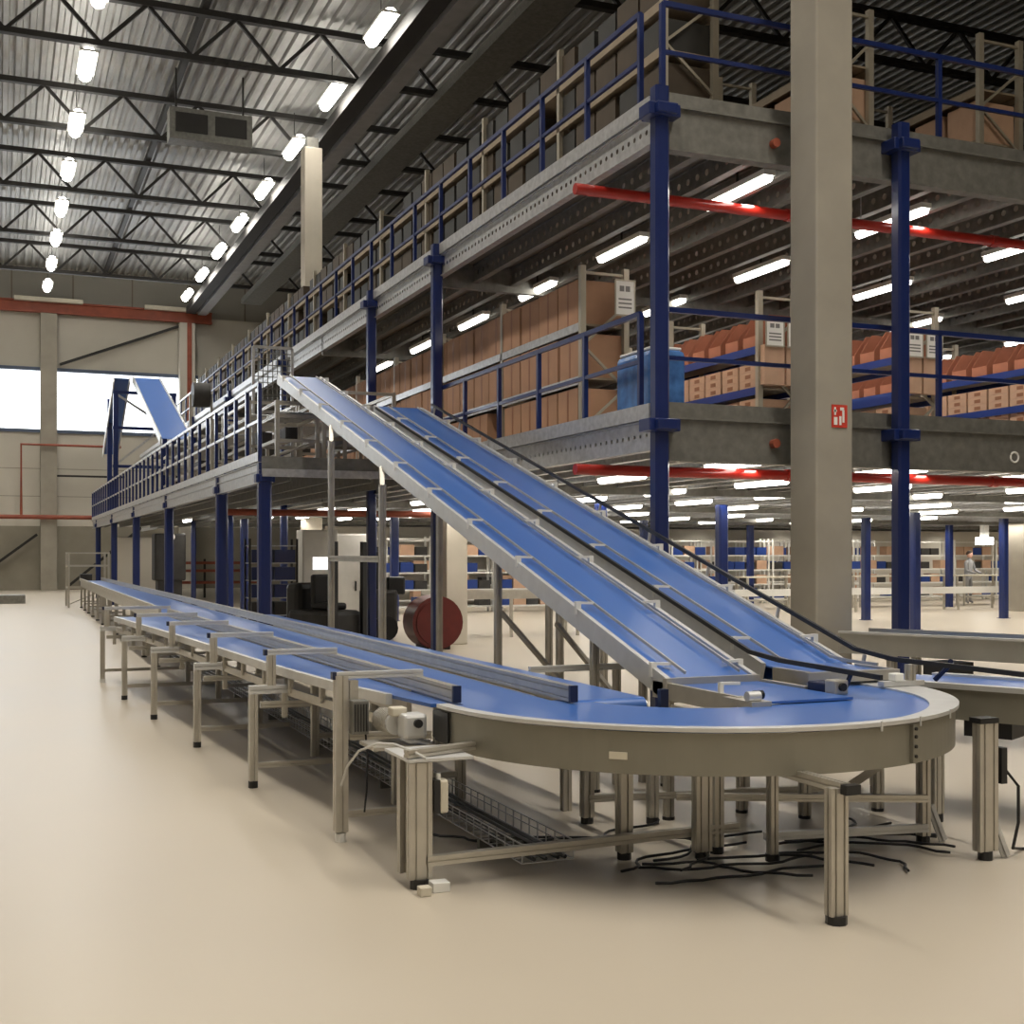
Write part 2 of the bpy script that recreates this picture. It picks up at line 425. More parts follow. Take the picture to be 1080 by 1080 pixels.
P0 = post('support_post',2.62,.2); P0t = tree(P0); used=False
inner = [(12.6,20.0),(18.9,22.0),(20.5,25.7),(28.0,31.0),(24.4,25.0),(7.6,26.4),(9.2,29.9),(7.7,36.0),(6.0,33.0),(10.2,20.3),(16.4,30.0),(9.3,40.0),(22.5,34.0),(14.5,36.0)]
names = ['right of the front corner post, bright side to the viewer','just right of the second tall post','just left of the second tall post','small one in front of the work tables','at the far right beside the square concrete column',
 'behind the two bent incline supports','second behind the two bent incline supports','beside the grey cabinets','behind the second walkway post','just behind the incline feet','deep among the ground floor racks','far back behind the cabinets','far right behind the work tables','far back between the first two tall posts']
for (x,y),n in zip(inner,names):
    lab = 'blue ground floor post, '+n
    if not used: P0.location=(x,y,0); P0['label']=lab; P0['group']='inner ground floor posts'; used=True
    else: rec_copy(P0t,(x,y,0),label=lab,group='inner ground floor posts')

# railings
def railing(label, p, q, z, n, m='blue', h=1.0, rail='blue', w=.05, mid=(.5,), rw=.045):
    p, q = Vector((*p,z)), Vector((*q,z)); t = thing('guard_railing', label, 'railing', p); d = q-p
    first = None
    for i in range(n):
        if first is None: first = MB().box(-w/2,w/2,-w/2,w/2,-.06,h).build('railing_post',m,t)
        else:
            c = first.copy(); COL.objects.link(c); c.location = d*i/(n-1)
    MB().bar((0,0,h),d+Vector((0,0,h)),rw,.05).build('handrail',rail,t)
    for k in mid: MB().bar((0,0,h*k),d+Vector((0,0,h*k)),rw*.8,.04).build('middle_rail',rail,t)
    return t
railing('galvanised railing with blue posts along the left lower walkway',(LX-.02,LY+.02),(LX-.02,52),Z1+.02,37,'blue',1.06,'galv',.055)
railing('blue railing on the lower mezzanine beside the wrapped pallet',(EX+.02,10.9),(EX+.02,17.2),Z1+.1,6,'blue',.95,'blue')
railing('blue front railing on the lower mezzanine behind the concrete column',(EX+.1,10.6),(18.0,10.6),Z1+.1,8,'blue',.95,'blue',.05,(.5,),.05)
railing('dark blue railing along the edge of the upper mezzanine',(EX+.02,10.9),(EX+.02,46),Z2+.1,30,'blue',.95,'blue')
railing('blue front railing on the upper mezzanine at the top right',(EX+.1,10.6),(18.0,10.6),Z2+.1,8,'blue',.95,'blue')

# red sprinkler pipes
for z,l in ((Z2-.50,'red sprinkler pipe under the upper mezzanine deck'),(Z1-.46,'red sprinkler pipe under the lower mezzanine deck')):
    t = thing('sprinkler_pipe', l, 'pipe', (0,11.75,z))
    MB().cyl((5.6,0,0),(20,0,0),.06,14).build('main_pipe','red',t,smooth=True)
    for x in (6.7,9.3,12.9): MB().bar((x,0,.05),(x,0,.46),.012).build('pipe_hanger','galv',t)
    for x in (8.3,11.3,14.3): MB().cyl((x-.05,0,0),(x+.05,0,0),.072,14).build('coupling','red',t)
tag(MB().cyl((3.6,22.4,2.45),(9.5,22.4,2.45),.06,12).build('sprinkler_pipe','rust'),'dull red sprinkler pipe under the left walkway deck','pipe')

# strip lamps below the decks
sl = lamp('strip_lamp',1.25,.15,'tube',hook=.28); slt = tree(sl); used=False
for lev,zz,nm in ((2,Z2-.33,'upper'),(1,Z1-.33,'lower')):
    for r,x in enumerate((7.54,9.94,12.34,14.74,17.74,20.74,23.74)):
        for i in range(8 if lev==1 else 6):
            y = 11.65+i*2.75+(.35*(r%3))
            if lev==1 and i>4: y += 2.0
            lab = 'white strip lamp under the %s deck, row %s from the left, %s in its row' % (nm, ['first','second','third','fourth','fifth','sixth','seventh'][r], ORD[i])
            g = 'strip lamps under the %s mezzanine deck' % nm
            if not used: sl.location=(x,y,zz); sl['label']=lab; sl['group']=g; used=True
            else: rec_copy(slt,(x,y,zz),label=lab,group=g)
for i,(x,y) in enumerate(((5.2,30),(5.2,38),(6.8,27.3),(6.8,34),(9.0,27),(9.0,34))):
    rec_copy(slt,(x,y,Z1-.33),label='white strip lamp under the left walkway, '+['near one by the edge','far one by the edge','near one in the middle row','far one in the middle row','near one in the inner row','far one in the inner row'][i],group='strip lamps under the left walkway')

# ================================================================== RACKS AND GOODS
def rack(label, x0,x1,y0,y1,z0,hz,shelves,bay=2.7,post='rackpost',beam='rackpost',shelfm='shelf'):
    t = thing('storage_rack', label, 'rack', (x0,y0,z0)); W=x1-x0; L=y1-y0
    n = max(1,round(L/bay)); bay = L/n
    fr = None
    for i in range(n+1):
        if fr is None:
            b = MB(); b.box(0,.07,-.035,.035,0,hz); b.box(W-.07,W,-.035,.035,0,hz)
            k = 0; z=.15
            while z+.5 < hz: b.bar((.04,0,z),(W-.04,0,z+.5),.03) if k%2==0 else b.bar((W-.04,0,z),(.04,0,z+.5),.03); z+=.5; k+=1
            b.bar((.04,0,hz-.08),(W-.04,0,hz-.08),.03)
            fr = b.build('upright_frame',post,t)
        else: c = fr.copy(); COL.objects.link(c); c.location.y = i*bay
    for s in shelves:
        b = MB(); b.box(0,.04,0.03,L-.03,s-.1,s); b.box(W-.04,W,.03,L-.03,s-.1,s); b.build('shelf_beam',beam,t)
        MB().box(.04,W-.04,.03,L-.03,s-.03,s-.005).build('shelf',shelfm,t)
    return t
def carton(name,label,cat,w,d,h,m,tape=True):
    t = thing(name,label,cat)
    MB().box(0,w,0,d,0,h).build('body',m,t)
    if tape: MB().box(-.002,w+.002,d*.46,d*.54,-.0,h+.002).build('tape_strip','tape',t)
    return t
def place(proto, ptree, state, loc, label, group, rz=None):
    if not state: state.append(1); proto.location=loc; proto['label']=label; proto['group']=group; return proto
    return rec_copy(ptree,loc,rz,label=label,group=group)

zA = Z1
rack('long beige rack packed with cartons along the lower mezzanine edge',6.4,7.05,13.3,28.3,zA,2.1,(.12,.78,1.42),bay=2.5,beam='galv')
c1 = carton('carton','x','box',.6,.56,.52,'carton'); c1t = tree(c1); st=[]
for lv,z in enumerate((.12,.78,1.42)):
    for i in range(25):
        if random.random() < .04: continue
        sc = 1.0 if lv<2 else .9
        o = place(c1,c1t,st,(6.41+random.uniform(-.01,.02),13.36+i*.595,zA+z+.002),'brown cardboard carton on the long rack at the lower mezzanine edge, %s tier' % ['bottom','middle','top'][lv],'cartons on the long lower mezzanine rack, %s tier' % ['bottom','middle','top'][lv])
# racks across the aisles
xs = ((8.9,9.5),(11.1,11.8),(13.5,14.2),(16.0,16.7))
rn = ['second','third','fourth','fifth']
tr = MB(); w=.55; d=.38; h=.1
def tray(m):
    t = thing('carton_tray','x','tray')
    b = MB(); b.box(0,w,0,d,0,.01); b.box(0,.012,0,d,.01,h); b.box(w-.012,w,0,d,.01,h); b.box(.012,w-.012,0,.012,.01,h); b.box(.012,w-.012,d-.012,d,.01,h)
    b.build('tray_body',m,t); MB().box(-.003,0,.13,.25,.02,.07).build('hand_hole','tape',t); return t
tr1 = tray('cartonpale'); tr1t = tree(tr1); trs=[]
def openbin(m):
    t = thing('picking_bin','x','bin')
    b = MB(); W=.55; D=.3
    b.box(0,W,0,D,0,.01)
    for y in (0,D-.01):
        v=[b.b.verts.new(p) for p in ((0,y,0),(W,y,0),(W,y,.42),(.2,y,.42),(0,y,.14),(0,y+.01,0),(W,y+.01,0),(W,y+.01,.42),(.2,y+.01,.42),(0,y+.01,.14))]
        b.b.faces.new(v[:5]); b.b.faces.new(v[5:][::-1])
        for k in range(5): b.b.faces.new((v[k],v[(k+1)%5],v[5+(k+1)%5],v[5+k]))
    b.box(W-.01,W,.01,D-.01,.01,.42); b.box(0,.01,.01,D-.01,.01,.14)
    b.build('bin_body',m,t); return t
ob = openbin('cartondark'); obt = tree(ob); obs=[]
for r,(x0,x1) in enumerate(xs):
    shl = (.12,.78,1.3)
    rack('%s rack row across the lower mezzanine, with blue shelf beams' % rn[r], x0,x1,13.3,22.3,zA,2.0,shl,bay=2.25,beam='brightblue')
    for i in range(12 if r<3 else 6):
        for k in range(6 if r==2 else 5):
            place(tr1,tr1t,trs,(x0+.03+.01*((i+k)%2),13.36+i*.42,zA+.125+k*.103),'shallow cardboard tray in the stacks on the bottom shelf of the %s rack row' % rn[r],'trays on the bottom shelf of the %s rack row' % rn[r])
        if r in (0,2):
          for k in range(3): place(tr1,tr1t,trs,(x0+.03,13.36+i*.42,zA+.785+k*.103),'shallow cardboard tray stacked on the middle shelf of the %s rack row' % rn[r],'trays on the middle shelf of the %s rack row' % rn[r])
        place(ob,obt,obs,(x0+.03,13.36+i*.42,zA+1.302),'red brown open fronted bin on the top shelf of the %s rack row' % rn[r],'open bins on the top shelf of the %s rack row' % rn[r])
# end cartons and aisle signs
def sign(x,y,z,label,w=.28,h=.36):
    t = thing('aisle_sign',label,'sign',(x,y,z))
    MB().box(-w/2,w/2,-.008,0,-h/2,h/2).build('sign_plate','paper',t)
    b = MB(); 
    for s in (-1,1): b.box(s*w/2-.01,s*w/2+.01,-.011,-.001,-h/2,h/2); b.box(-w/2,w/2,-.011,-.001,s*h/2-.01,s*h/2+.01)
    b.build('sign_frame','rackpost',t)
    b = MB()
    for k in range(2): b.box(-w*.28+k*w*.3,-w*.05+k*w*.3,-.0105,-.008,h*.18,h*.34)
    for k in range(3): b.box(-w*.34,w*.34,-.0105,-.008,-h*.3+k*h*.12,-h*.3+k*h*.12+.018)
    b.build('printed_lines','ink',t)
sign(6.93,13.15,Z1+1.72,'white aisle sign on the end of the carton rack, left of the front corner post',.26,.42)
for r,(x0,x1) in enumerate(xs[:3]):
    for k in (0,1): sign(x0+.17+k*.33+(.02 if r else 0),13.15,Z1+1.45,'white aisle sign on the end of the %s rack row, %s of the pair' % (rn[r],['left','right'][k]),.27,.34)
    if r<2 or True:
        cc = carton('carton','x','box',.3,.1,.5,'cartonpale',False)
        cc.location=(x0+.03,13.17,Z1+.80); cc['label']='tall narrow carton at the end of the %s rack row, left one' % rn[r]
        c2 = rec_copy(tree(cc),(x0+.36,13.17,Z1+.80),label='tall narrow carton at the end of the %s rack row, right one' % rn[r])
# wrapped pallet
t = thing('wrapped_pallet','blue stretch wrapped pallet load behind the railing left of the front corner post','pallet',(6.15,11.1,Z1+.0))
b = MB(); b.box(0,.42,0,.8,.10,.76); o=b.build('wrapped_load','wrap',t,bevel=.06)
b = MB()
for y in (0,.33,.66): b.box(0,.42,y,y+.14,0,.1)
b.build('pallet_base','shelf',t)
MB().box(.03,.39,.05,.75,.76,.79).build('top_sheet','paper',t,bevel=.01)

# upper level racks
rack('tall brown rack full of dark bins along the upper mezzanine edge',6.55,7.25,11.6,46,Z2,2.05,(.1,.6,1.1,1.6),bay=2.65,beam='shelf',post='rackpost')
for r,(x0,x1) in enumerate(xs): rack('%s rack row on the upper mezzanine, mostly hidden by its deck' % rn[r],x0,x1,11.8,24,Z2,2.05,(.1,.75,1.4),bay=2.7,beam='shelf')
bn = carton('storage_bin','x','bin',.6,.44,.34,'bin',False); bnt = tree(bn); bns=[]
b2 = carton('storage_bin','x','bin',.6,.5,.36,'binbrown',False); b2t = tree(b2); b2s=[]
for lv,z in enumerate((.1,.6,1.1,1.6)):
    for i in range(62):
        if random.random()<.1: continue
        y = 11.66+i*.55
        if random.random()<.6: place(bn,bnt,bns,(6.6,y,Z2+z+.002),'dark grey bin on the upper mezzanine edge rack, %s shelf' % ['bottom','second','third','top'][lv],'dark grey bins on the upper rack, %s shelf' % ['bottom','second','third','top'][lv])
        else: place(b2,b2t,b2s,(6.6,y,Z2+z+.002),'brown bin on the upper mezzanine edge rack, %s shelf' % ['bottom','second','third','top'][lv],'brown bins on the upper rack, %s shelf' % ['bottom','second','third','top'][lv])
c3 = carton('carton','x','box',.6,.5,.5,'cartonpale',False); c3t=tree(c3); c3s=[]
for r,(x0,x1) in enumerate(xs):
    for lv,z in enumerate((.1,.75)):
        for i in range(5): place(c3,c3t,c3s,(x0+.04,11.86+i*.6,Z2+z+.002),'pale carton at the front of the %s rack row on the upper mezzanine' % rn[r],'pale cartons on the %s upper rack row' % rn[r])


# ================================================================== CONVEYORS
ZB = .85                                                # belt height
def G1(y): return 2.37-.025*(y-7) if y < 17 else 2.12+.009*(y-17)
def Lf(y):
    P = ((6.5,2.25),(7.9,2.04),(9.3,1.92),(11,1.83),(13,1.72),(15,1.58),(17.4,1.42))
    if y <= P[0][0]: return P[0][1]
    for (a,u),(c,v) in zip(P,P[1:]):
        if y <= c: return u+(v-u)*(y-a)/(c-a)
    return P[-1][1]
def line(f, y0, y1, n, off=0): return [((f(y0+(y1-y0)*i/n) if callable(f) else f)+off, y0+(y1-y0)*i/n) for i in range(n+1)]
G2 = 2.97
# ---- main lane
t = thing('belt_conveyor','long blue main belt lane running from the curve to the hall end','conveyor',(0,0,0))
ys0, ys1 = 6.5, 41
MB().strip(line(G1,ys0,ys1,12,.03),line(G2,ys0,ys1,12,-.02),ZB-.02,ZB).build('belt','belt',t)
MB().strip(line(G1,ys0+.9,ys1,12,-.0),line(G1,ys0+.9,ys1,12,.03),ZB-.17,ZB-.003).build('side_rail','alu',t)
MB().strip(line(G2,ys0+.3,ys1,2,-.02),line(G2,ys0+.3,ys1,2,.01),ZB-.17,ZB-.003).build('side_rail','alu',t)
g = MB(); 
pts = line(G1,ys0+.06,17.3,1)
g.prof((pts[0][0],pts[0][1],ZB+.057),(pts[1][0],pts[1][1],ZB+.057),.045,.09); gr = g.build('guide_profile','alu',t)
MB().box(pts[0][0]-.024,pts[0][0]+.024,pts[0][1]-.025,pts[0][1],ZB+.01,ZB+.104).build('end_cap','darkblue',gr)
g = MB().prof((2.995,6.32,ZB+.057),(2.965,41,ZB+.057),.045,.09).build('guide_profile','alu',t)
MB().box(2.971,3.019,6.295,6.32,ZB+.01,ZB+.104).build('end_cap','darkblue',g)
MB().prof((G1(18.2)-.02,18.2,ZB+.045),(G1(40.8)-.02,40.8,ZB+.045),.04,.08).build('guide_profile','alu',t)
for k in range(12):
    y = 19+k*2
    lg = MB(); lg.prof((G1(y)+.03,y,.03),(G1(y)+.03,y,ZB-.17),.06); lo = lg.build('leg','alu',t)
    MB().cyl((G1(y)+.03,y,0),(G1(y)+.03,y,.03),.045,10).build('foot','black',lo)
    lg = MB(); lg.prof((2.93,y,.03),(2.93,y,ZB-.17),.06); lo = lg.build('leg','alu',t)
    MB().prof((G1(y)+.03,y,.2),(2.9,y,.2),.04).build('cross_bar','alu',t); MB().prof((G1(y)+.03,y,ZB-.2),(2.9,y,ZB-.2),.05).build('cross_bar','alu',t)
for k in range(5):
    y = 7.9+k*2.1
    lg = MB(); lg.prof((G1(y)+.1,y,.03),(G1(y)+.1,y,ZB-.17),.06); lo = lg.build('leg','alu',t)
    lg = MB(); lg.prof((2.9,y,.03),(2.9,y,ZB-.17),.06); lo = lg.build('leg','alu',t)
    MB().prof((G1(y)+.1,y,.2),(2.9,y,.2),.04).build('cross_bar','alu',t)
# ---- infeed lane, widening away from the curve
t = thing('belt_conveyor','tapering blue infeed belt lane on the left edge of the conveyor, with stepped aluminium supports','conveyor',(0,0,0))
y0,y1 = 6.62,17.3
MB().strip(line(Lf,y0,y1,16,.02),line(G1,y0,y1,16,-.025),ZB-.02,ZB).build('belt','belt',t)
MB().strip(line(Lf,y0+.5,y1,16,-.02),line(Lf,y0+.5,y1,16,.02),ZB-.055,ZB+.008).build('side_rail','alubright',t)
MB().strip(line(Lf,y0+.5,y1,16,.0),line(Lf,y0+.5,y1,16,.03),ZB-.19,ZB-.13).build('side_rail','alu',t)
for k in range(14):
    y = 7.5+k*.7
    MB().prof((Lf(y)+.0,y,ZB-.16),(Lf(y)+.0,y,ZB-.05),.035).build('rail_spacer','alu',t)
feet = [(1.86,7.12,1.86),(1.70,9.0,1.83),(1.60,11.06,1.74),(1.46,13.1,1.64),(1.34,15.0,1.5),(1.25,17.1,1.30)]
for i,(fx,fy,px_) in enumerate(feet):
    w = .075 if i==0 else .06
    if i == 0: lo = MB().prof((fx,fy,.06),(fx,fy,ZB+.13),w).build('leg','alu',t)
    else:
        lo = MB().prof((fx,fy,.05),(fx,fy,.68),w).build('leg','alu',t)
        MB().prof((fx-.03,fy,.71),(px_+.12,fy,.71),.06,.06).build('arm','alubright',t)
        MB().prof((px_,fy,.74),(px_,fy,ZB+.11),.06).build('upright','alu',t)
        MB().prof((px_+.1,fy,.5),(px_+.1,fy,.68),.04).build('hanger','alu',t)
    fb = MB().cyl((fx,fy,0),(fx,fy,.05),.035,10); fb.build('foot','white' if i in(0,5) else 'black',lo)
    MB().prof((px_-.03,fy,ZB+.13),(G1(fy)+.0,fy,ZB+.13),.045,.04).build('cross_bar','alubright',t)
    MB().box(px_-.055,px_-.03,fy-.024,fy+.024,ZB+.108,ZB+.152).build('end_cap','darkblue',t)
    MB().prof((fx+.03,fy,.16),(2.42,fy,.16),.04).build('lower_bar','alu',t)
    MB().prof((fx+.05,fy,.62 if i==0 else .6),(2.42,fy,.6),.045).build('upper_bar','alu',t)
    if i==0: MB().box(px_+.05,px_+.1,fy-.03,fy+.03,ZB-.19,ZB+.1).build('post_plate','alu',t)
# control box on the first support
t = thing('control_box','dark finned control box clamped on the nearest left support post','box',(1.90,7.06,.64))
MB().box(0,.1,-.06,.02,0,.2).build('housing','galvdark',t,bevel=.006)
b = MB()
for k in range(5): b.box(.012+k*.017,.018+k*.017,-.07,-.06,.02,.18)
b.build('cooling_fin','black',t)
tag(MB().tube([(1.99,7.05,.66),(2.0,7.03,.5),(1.99,7.02,.3),(1.98,7.03,.18)],.006).build('thin_cable','black'),'thin black cable hanging from the dark control box','cable')
# ---- inner lane
t = thing('belt_conveyor','blue inner belt lane ending in a roller over the inside of the curve','conveyor',(0,0,0))
prf = [(6.38+.05*math.cos(a), ZB-.04+.05*math.sin(a)) for a in [PI+.0+ (k/8)*(-PI) for k in range(0,5)]]
b = MB(); b.strip([(3.03,6.38),(3.03,17)],[(3.48,6.38),(3.48,17)],ZB-.005,ZB+.012); b.build('belt','belt',t)
MB().cyl((3.03,6.38,ZB-.038),(3.48,6.38,ZB-.038),.05,16).build('end_roller','belt',t,smooth=True)
MB().cyl((3.481,6.38,ZB-.038),(3.50,6.38,ZB-.038),.03,12).build('roller_bearing','alubright',t)
MB().box(3.49,3.52,6.55,17,ZB-.17,ZB).build('side_rail','alu',t)
MB().box(3.50,3.55,6.2,6.24,.72,ZB+.07).build('end_cap','darkblue',t)
for y in (7.4,10,13,16): MB().prof((3.46,y,.0),(3.46,y,ZB-.17),.06).build('leg','alu',t)
MB().prof((3.50,8.1,ZB+.02),(4.6,8.1,ZB+.02),.045).build('cross_bar','alubright',t)
for x in (4.2,4.42): MB().prof((x,8.1,0),(x,8.1,ZB),.05).build('leg','alu',t)

# ---- curve
CX, CY, RO = 3.82, 6.5, 1.575
def arc(r, a0, a1, n): 
    out = []
    for i in range(n+1):
        a = a0+(a1-a0)*i/n; rr = r(a) if callable(r) else r
        out.append((CX+rr*math.cos(a), CY+rr*math.sin(a)))
    return out
A0, A1 = PI, 2*PI+.09
t = thing('curved_conveyor','big blue half circle belt curve with grey sheet skirt in the foreground','conveyor',(0,0,0))
NB = 72
bel = lambda a: 1.50 if a < 5.0 else 1.50-.20*min(1,(a-5.0)/1.2)
MB().strip(arc(.70,A0,A1,NB),arc(bel,A0,A1,NB),ZB-.02,ZB+.002).build('belt','belt',t)
MB().strip(arc(bel,A0,A1,NB),arc(RO,A0,A1,NB),ZB-.006,ZB+.014).build('rim','alubright',t)
MB().strip(arc(RO-.035,A0,A1,NB),arc(RO-.02,A0,A1,NB),.63,ZB-.015).build('skirt','skirt',t)
MB().strip(arc(.68,A0,A1-.9,NB),arc(.70,A0,A1-.9,NB),.72,ZB+.0).build('inner_skirt','skirt',t)
for a in (5.02,):
    x,y = CX+(RO-.01)*math.cos(a), CY+(RO-.01)*math.sin(a)
    b = MB(); d = Vector((math.cos(a),math.sin(a),0))
    b.bar((x,y,.635),(x,y,ZB-.02),.035,.02,up=d); so = b.build('seam_strip','skirt',t)
    b = MB()
    for z in (.67,.72,.77,.81): b.cyl((x+d.x*.0,y+d.y*.0,z),(x+d.x*.02,y+d.y*.02,z),.009,8)
    b.build('bolt','truss',so)
for a in (4.85,5.05,5.3):
    x,y = CX+(RO+.001)*math.cos(a), CY+(RO+.001)*math.sin(a); d = Vector((math.cos(a),math.sin(a),0))
    MB().bar((x,y,ZB-.03),(x,y,ZB+.02),.012,.006,up=d).build('rim_clip','alubright',t)
a = 3.98; x,y = CX+(RO-.017)*math.cos(a), CY+(RO-.017)*math.sin(a); d = Vector((math.cos(a),math.sin(a),0))
MB().bar((x,y,.70),(x,y,.735),.09,.006,up=d).build('type_plate','cream',t)
b = MB().strip(arc(RO-.01,A0-.02,A0+.1,4),arc(RO+.0,A0-.02,A0+.1,4),.66,ZB-.02); b.build('end_plate','black',t)
for k,(x,y,w,h) in enumerate(((3.21,6.1,.075,.075),(3.62,5.95,.10,.06),(3.76,6.02,.06,.06),(3.8,6.84,.06,.06),(3.42,7.0,.07,.07),(3.95,5.75,.05,.05))):
    lo = MB().prof((x,y,.04),(x,y,.66),w,h,up=(0,1,0)).build('leg','alu',t)
    MB().cyl((x,y,0),(x,y,.04),.04,10).build('foot','black',lo)
lo = MB().prof((3.55,4.66,.04),(3.55,4.66,.625),.095,.055,up=(0,1,0)).build('leg','alu',t)
MB().cyl((3.55,4.66,0),(3.55,4.66,.04),.05,10).build('foot','black',lo)
MB().box(3.55,3.63,4.585,4.63,.60,.645).build('end_cap','black',t)
MB().prof((3.58,4.63,.625),(3.58,6.9,.625),.05).build('cross_bar','alu',t)
MB().prof((2.0,5.95,.14),(3.9,6.02,.14),.05).build('lower_bar','alu',t)
MB().prof((3.42,6.98,.16),(5.0,6.7,.16),.045).build('lower_bar','alu',t)
MB().prof((2.9,4.9,.62),(5.2,6.0,.62),.04).build('cross_bar','alu',t) if False else None
MB().prof((3.6,6.2,.3),(4.9,5.6,.3),.04).build('cross_bar','alu',t)
# front left support
lo = MB().prof((1.97,5.97,.05),(1.97,5.97,.64),.12,.06,up=(0,1,0)).build('leg','alu',t)
MB().prof((1.93,6.12,.05),(1.93,6.12,.64),.05).build('leg','alu',t)
MB().cyl((1.97,5.97,0),(1.97,5.97,.05),.05,10).build('foot','black',lo)
b = MB(); b.box(1.9,2.25,5.93,6.35,.645,.66); b.build('top_plate','alubright',t)
MB().prof((1.9,5.97,.685),(2.9,6.3,.685),.045,.04).build('cross_bar','alu',t)
tag(MB().box(2.0,2.09,5.84,5.92,0,.05).build('floor_bracket','white',bevel=.004),'white bracket block on the floor at the foot of the front left support','bracket')
tag(MB().box(1.92,1.98,5.80,5.86,0,.045).build('floor_bracket','cream',bevel=.004),'smaller cream block on the floor left of the white bracket block','bracket')
t = thing('relay_box','cream and black relay box on the front left support leg','box',(2.035,5.95,.38))
MB().box(0,.03,-.03,.05,0,.17).build('back_plate','black',t)
MB().box(.03,.075,-.035,.05,.0,.17).build('cover','cream',t,bevel=.012)
MB().cyl((.03,0,.17),(.03,0,.2),.012,10).build('cable_gland','white',t)
t = thing('cable_loop','grey flexible cable arching from the front left support down to the floor tray','cable',(0,0,0))
MB().tube([(1.99,5.93,.665),(1.93,5.98,.70),(1.86,6.06,.725),(1.80,6.14,.72),(1.73,6.25,.67),(1.69,6.33,.58),(1.67,6.38,.47)],.007,8).build('sheath','cable',t,smooth=True)
# gear motor
t = thing('gear_motor','silver gear motor and shaft block hanging under the left belt beside the curve','motor',(2.08,6.72,.68))
MB().cyl((0,.28,.05),(0,.0,.05),.06,16).build('motor_body','alubright',t,smooth=True)
b = MB()
for k in range(8): b.cyl((0,.26-.03*k,.05),(0,.25-.03*k,.05),.07,16)
b.build('cooling_fin','alu',t)
MB().box(.0,.14,-.14,-.0,-.02,.12).build('gearbox','alubright',t,bevel=.02)
MB().cyl((.08,-.145,.07),(.08,-.165,.07),.025,12).build('shaft_hub','black',t)
MB().box(-.04,.05,-.05,.04,.10,.15).build('terminal_box','cream',t,bevel=.008)
MB().box(-.16,.2,-.1,.2,-.08,-.06).build('mount_plate','alu',t)
t = thing('drive_chain_box','black drive unit with bolts between gear motor and curve skirt','drive',(2.26,6.50,.66))
MB().box(0,.1,-.02,.12,0,.16).build('housing','black',t,bevel=.01)
b = MB(); b.cyl((.02,-.03,.03),(.02,-.02,.03),.012,8); b.cyl((.07,-.03,.06),(.07,-.02,.06),.01,8); b.cyl((.05,-.03,.12),(.05,-.02,.12),.01,8); b.build('bolt','alubright',t)
# cable tray on the floor
t = thing('floor_cable_tray','wire mesh cable tray running along the floor under the conveyors','tray',(2.7,0,.06))
b = MB(); 
for x in (-.15,-.075,0,.075,.15): b.bar((x,6.0,0),(x,40,0),.006)
for x in (-.15,.15): b.bar((x,6.0,.06),(x,40,.06),.006); b.bar((x,6.0,.1),(x,40,.1),.006)
y = 6.0
while y < 22: b.bar((-.15,y,.1),(-.15,y,0),.006); b.bar((-.15,y,0),(.15,y,0),.006); b.bar((.15,y,0),(.15,y,.1),.006); y += .12
b.build('wire_mesh','galv',t)
b = MB()
for k,x in enumerate((-.08,-.02,.05,.1)): b.tube([(x+.01*math.sin(j*1.7+k),6.0+j*1.5,.015) for j in range(12)],.011,6)
b.build('cable','black',t)
for j in range(9): MB().box(-.16,.16,6.6+j*2,6.64+j*2,-.06,0).build('tray_foot','galvdark',t)
for k,(px,py,l) in enumerate(((2.7,6.6,'loose black cables on the floor below the left half of the curve'),(3.3,5.75,'loose black cables on the floor below the middle of the curve'),(4.3,5.9,'tangled black cables on the floor below the right half of the curve'))):
    b = MB()
    for q in range(7):
        pts=[]; x=px+random.uniform(-.3,.3); y=py+random.uniform(-.2,.2); a=random.uniform(-.6,.6)
        for j in range(14):
            pts.append((x,y,.012+.004*q)); a += random.uniform(-.6,.6); x += .09*math.cos(a); y += .09*math.sin(a)*.7
        b.tube(pts,.008,6)
    tag(b.build('floor_cable','black',smooth=True),l,'cable')

# ---- inclines
def ribbon(pts, x0, x1, o0, o1):
    """solid that follows (y,z) points between x0,x1 and normal offsets o0,o1"""
    b = MB(); n = len(pts); R=[]
    for i,(y,z) in enumerate(pts):
        a = pts[max(i-1,0)]; c = pts[min(i+1,n-1)]; d = Vector((c[0]-a[0],c[1]-a[1])).normalized(); nn = Vector((-d.y,d.x))
        R.append([b.b.verts.new((x,y+nn.x*o,z+nn.y*o)) for x,o in ((x0,o0),(x1,o0),(x1,o1),(x0,o1))])
    for A,B in zip(R,R[1:]):
        for k in range(4): b.b.faces.new((A[k],A[(k+1)%4],B[(k+1)%4],B[k]))
    b.b.faces.new(R[0][::-1]); b.b.faces.new(R[-1]); return b
SL = .297
def path(y0,y1,zt=.94,yb=6.95):
    P=[(y0,zt),(yb-.35,zt)]
    for k in range(1,5): 
        u=k/4*.7; P.append((yb-.35+u, zt+SL*u*u/1.4))
    P.append((y1, zt+SL*(y1-yb))); return P
def at_s(y, o=0, zt=.94, yb=6.95):
    z = zt + (SL*(y-yb) if y > yb+.35 else (0 if y < yb-.35 else SL*(y-yb+.35)**2/1.4))
    return (y - (SL*o if y>yb+.35 else 0), z+o)
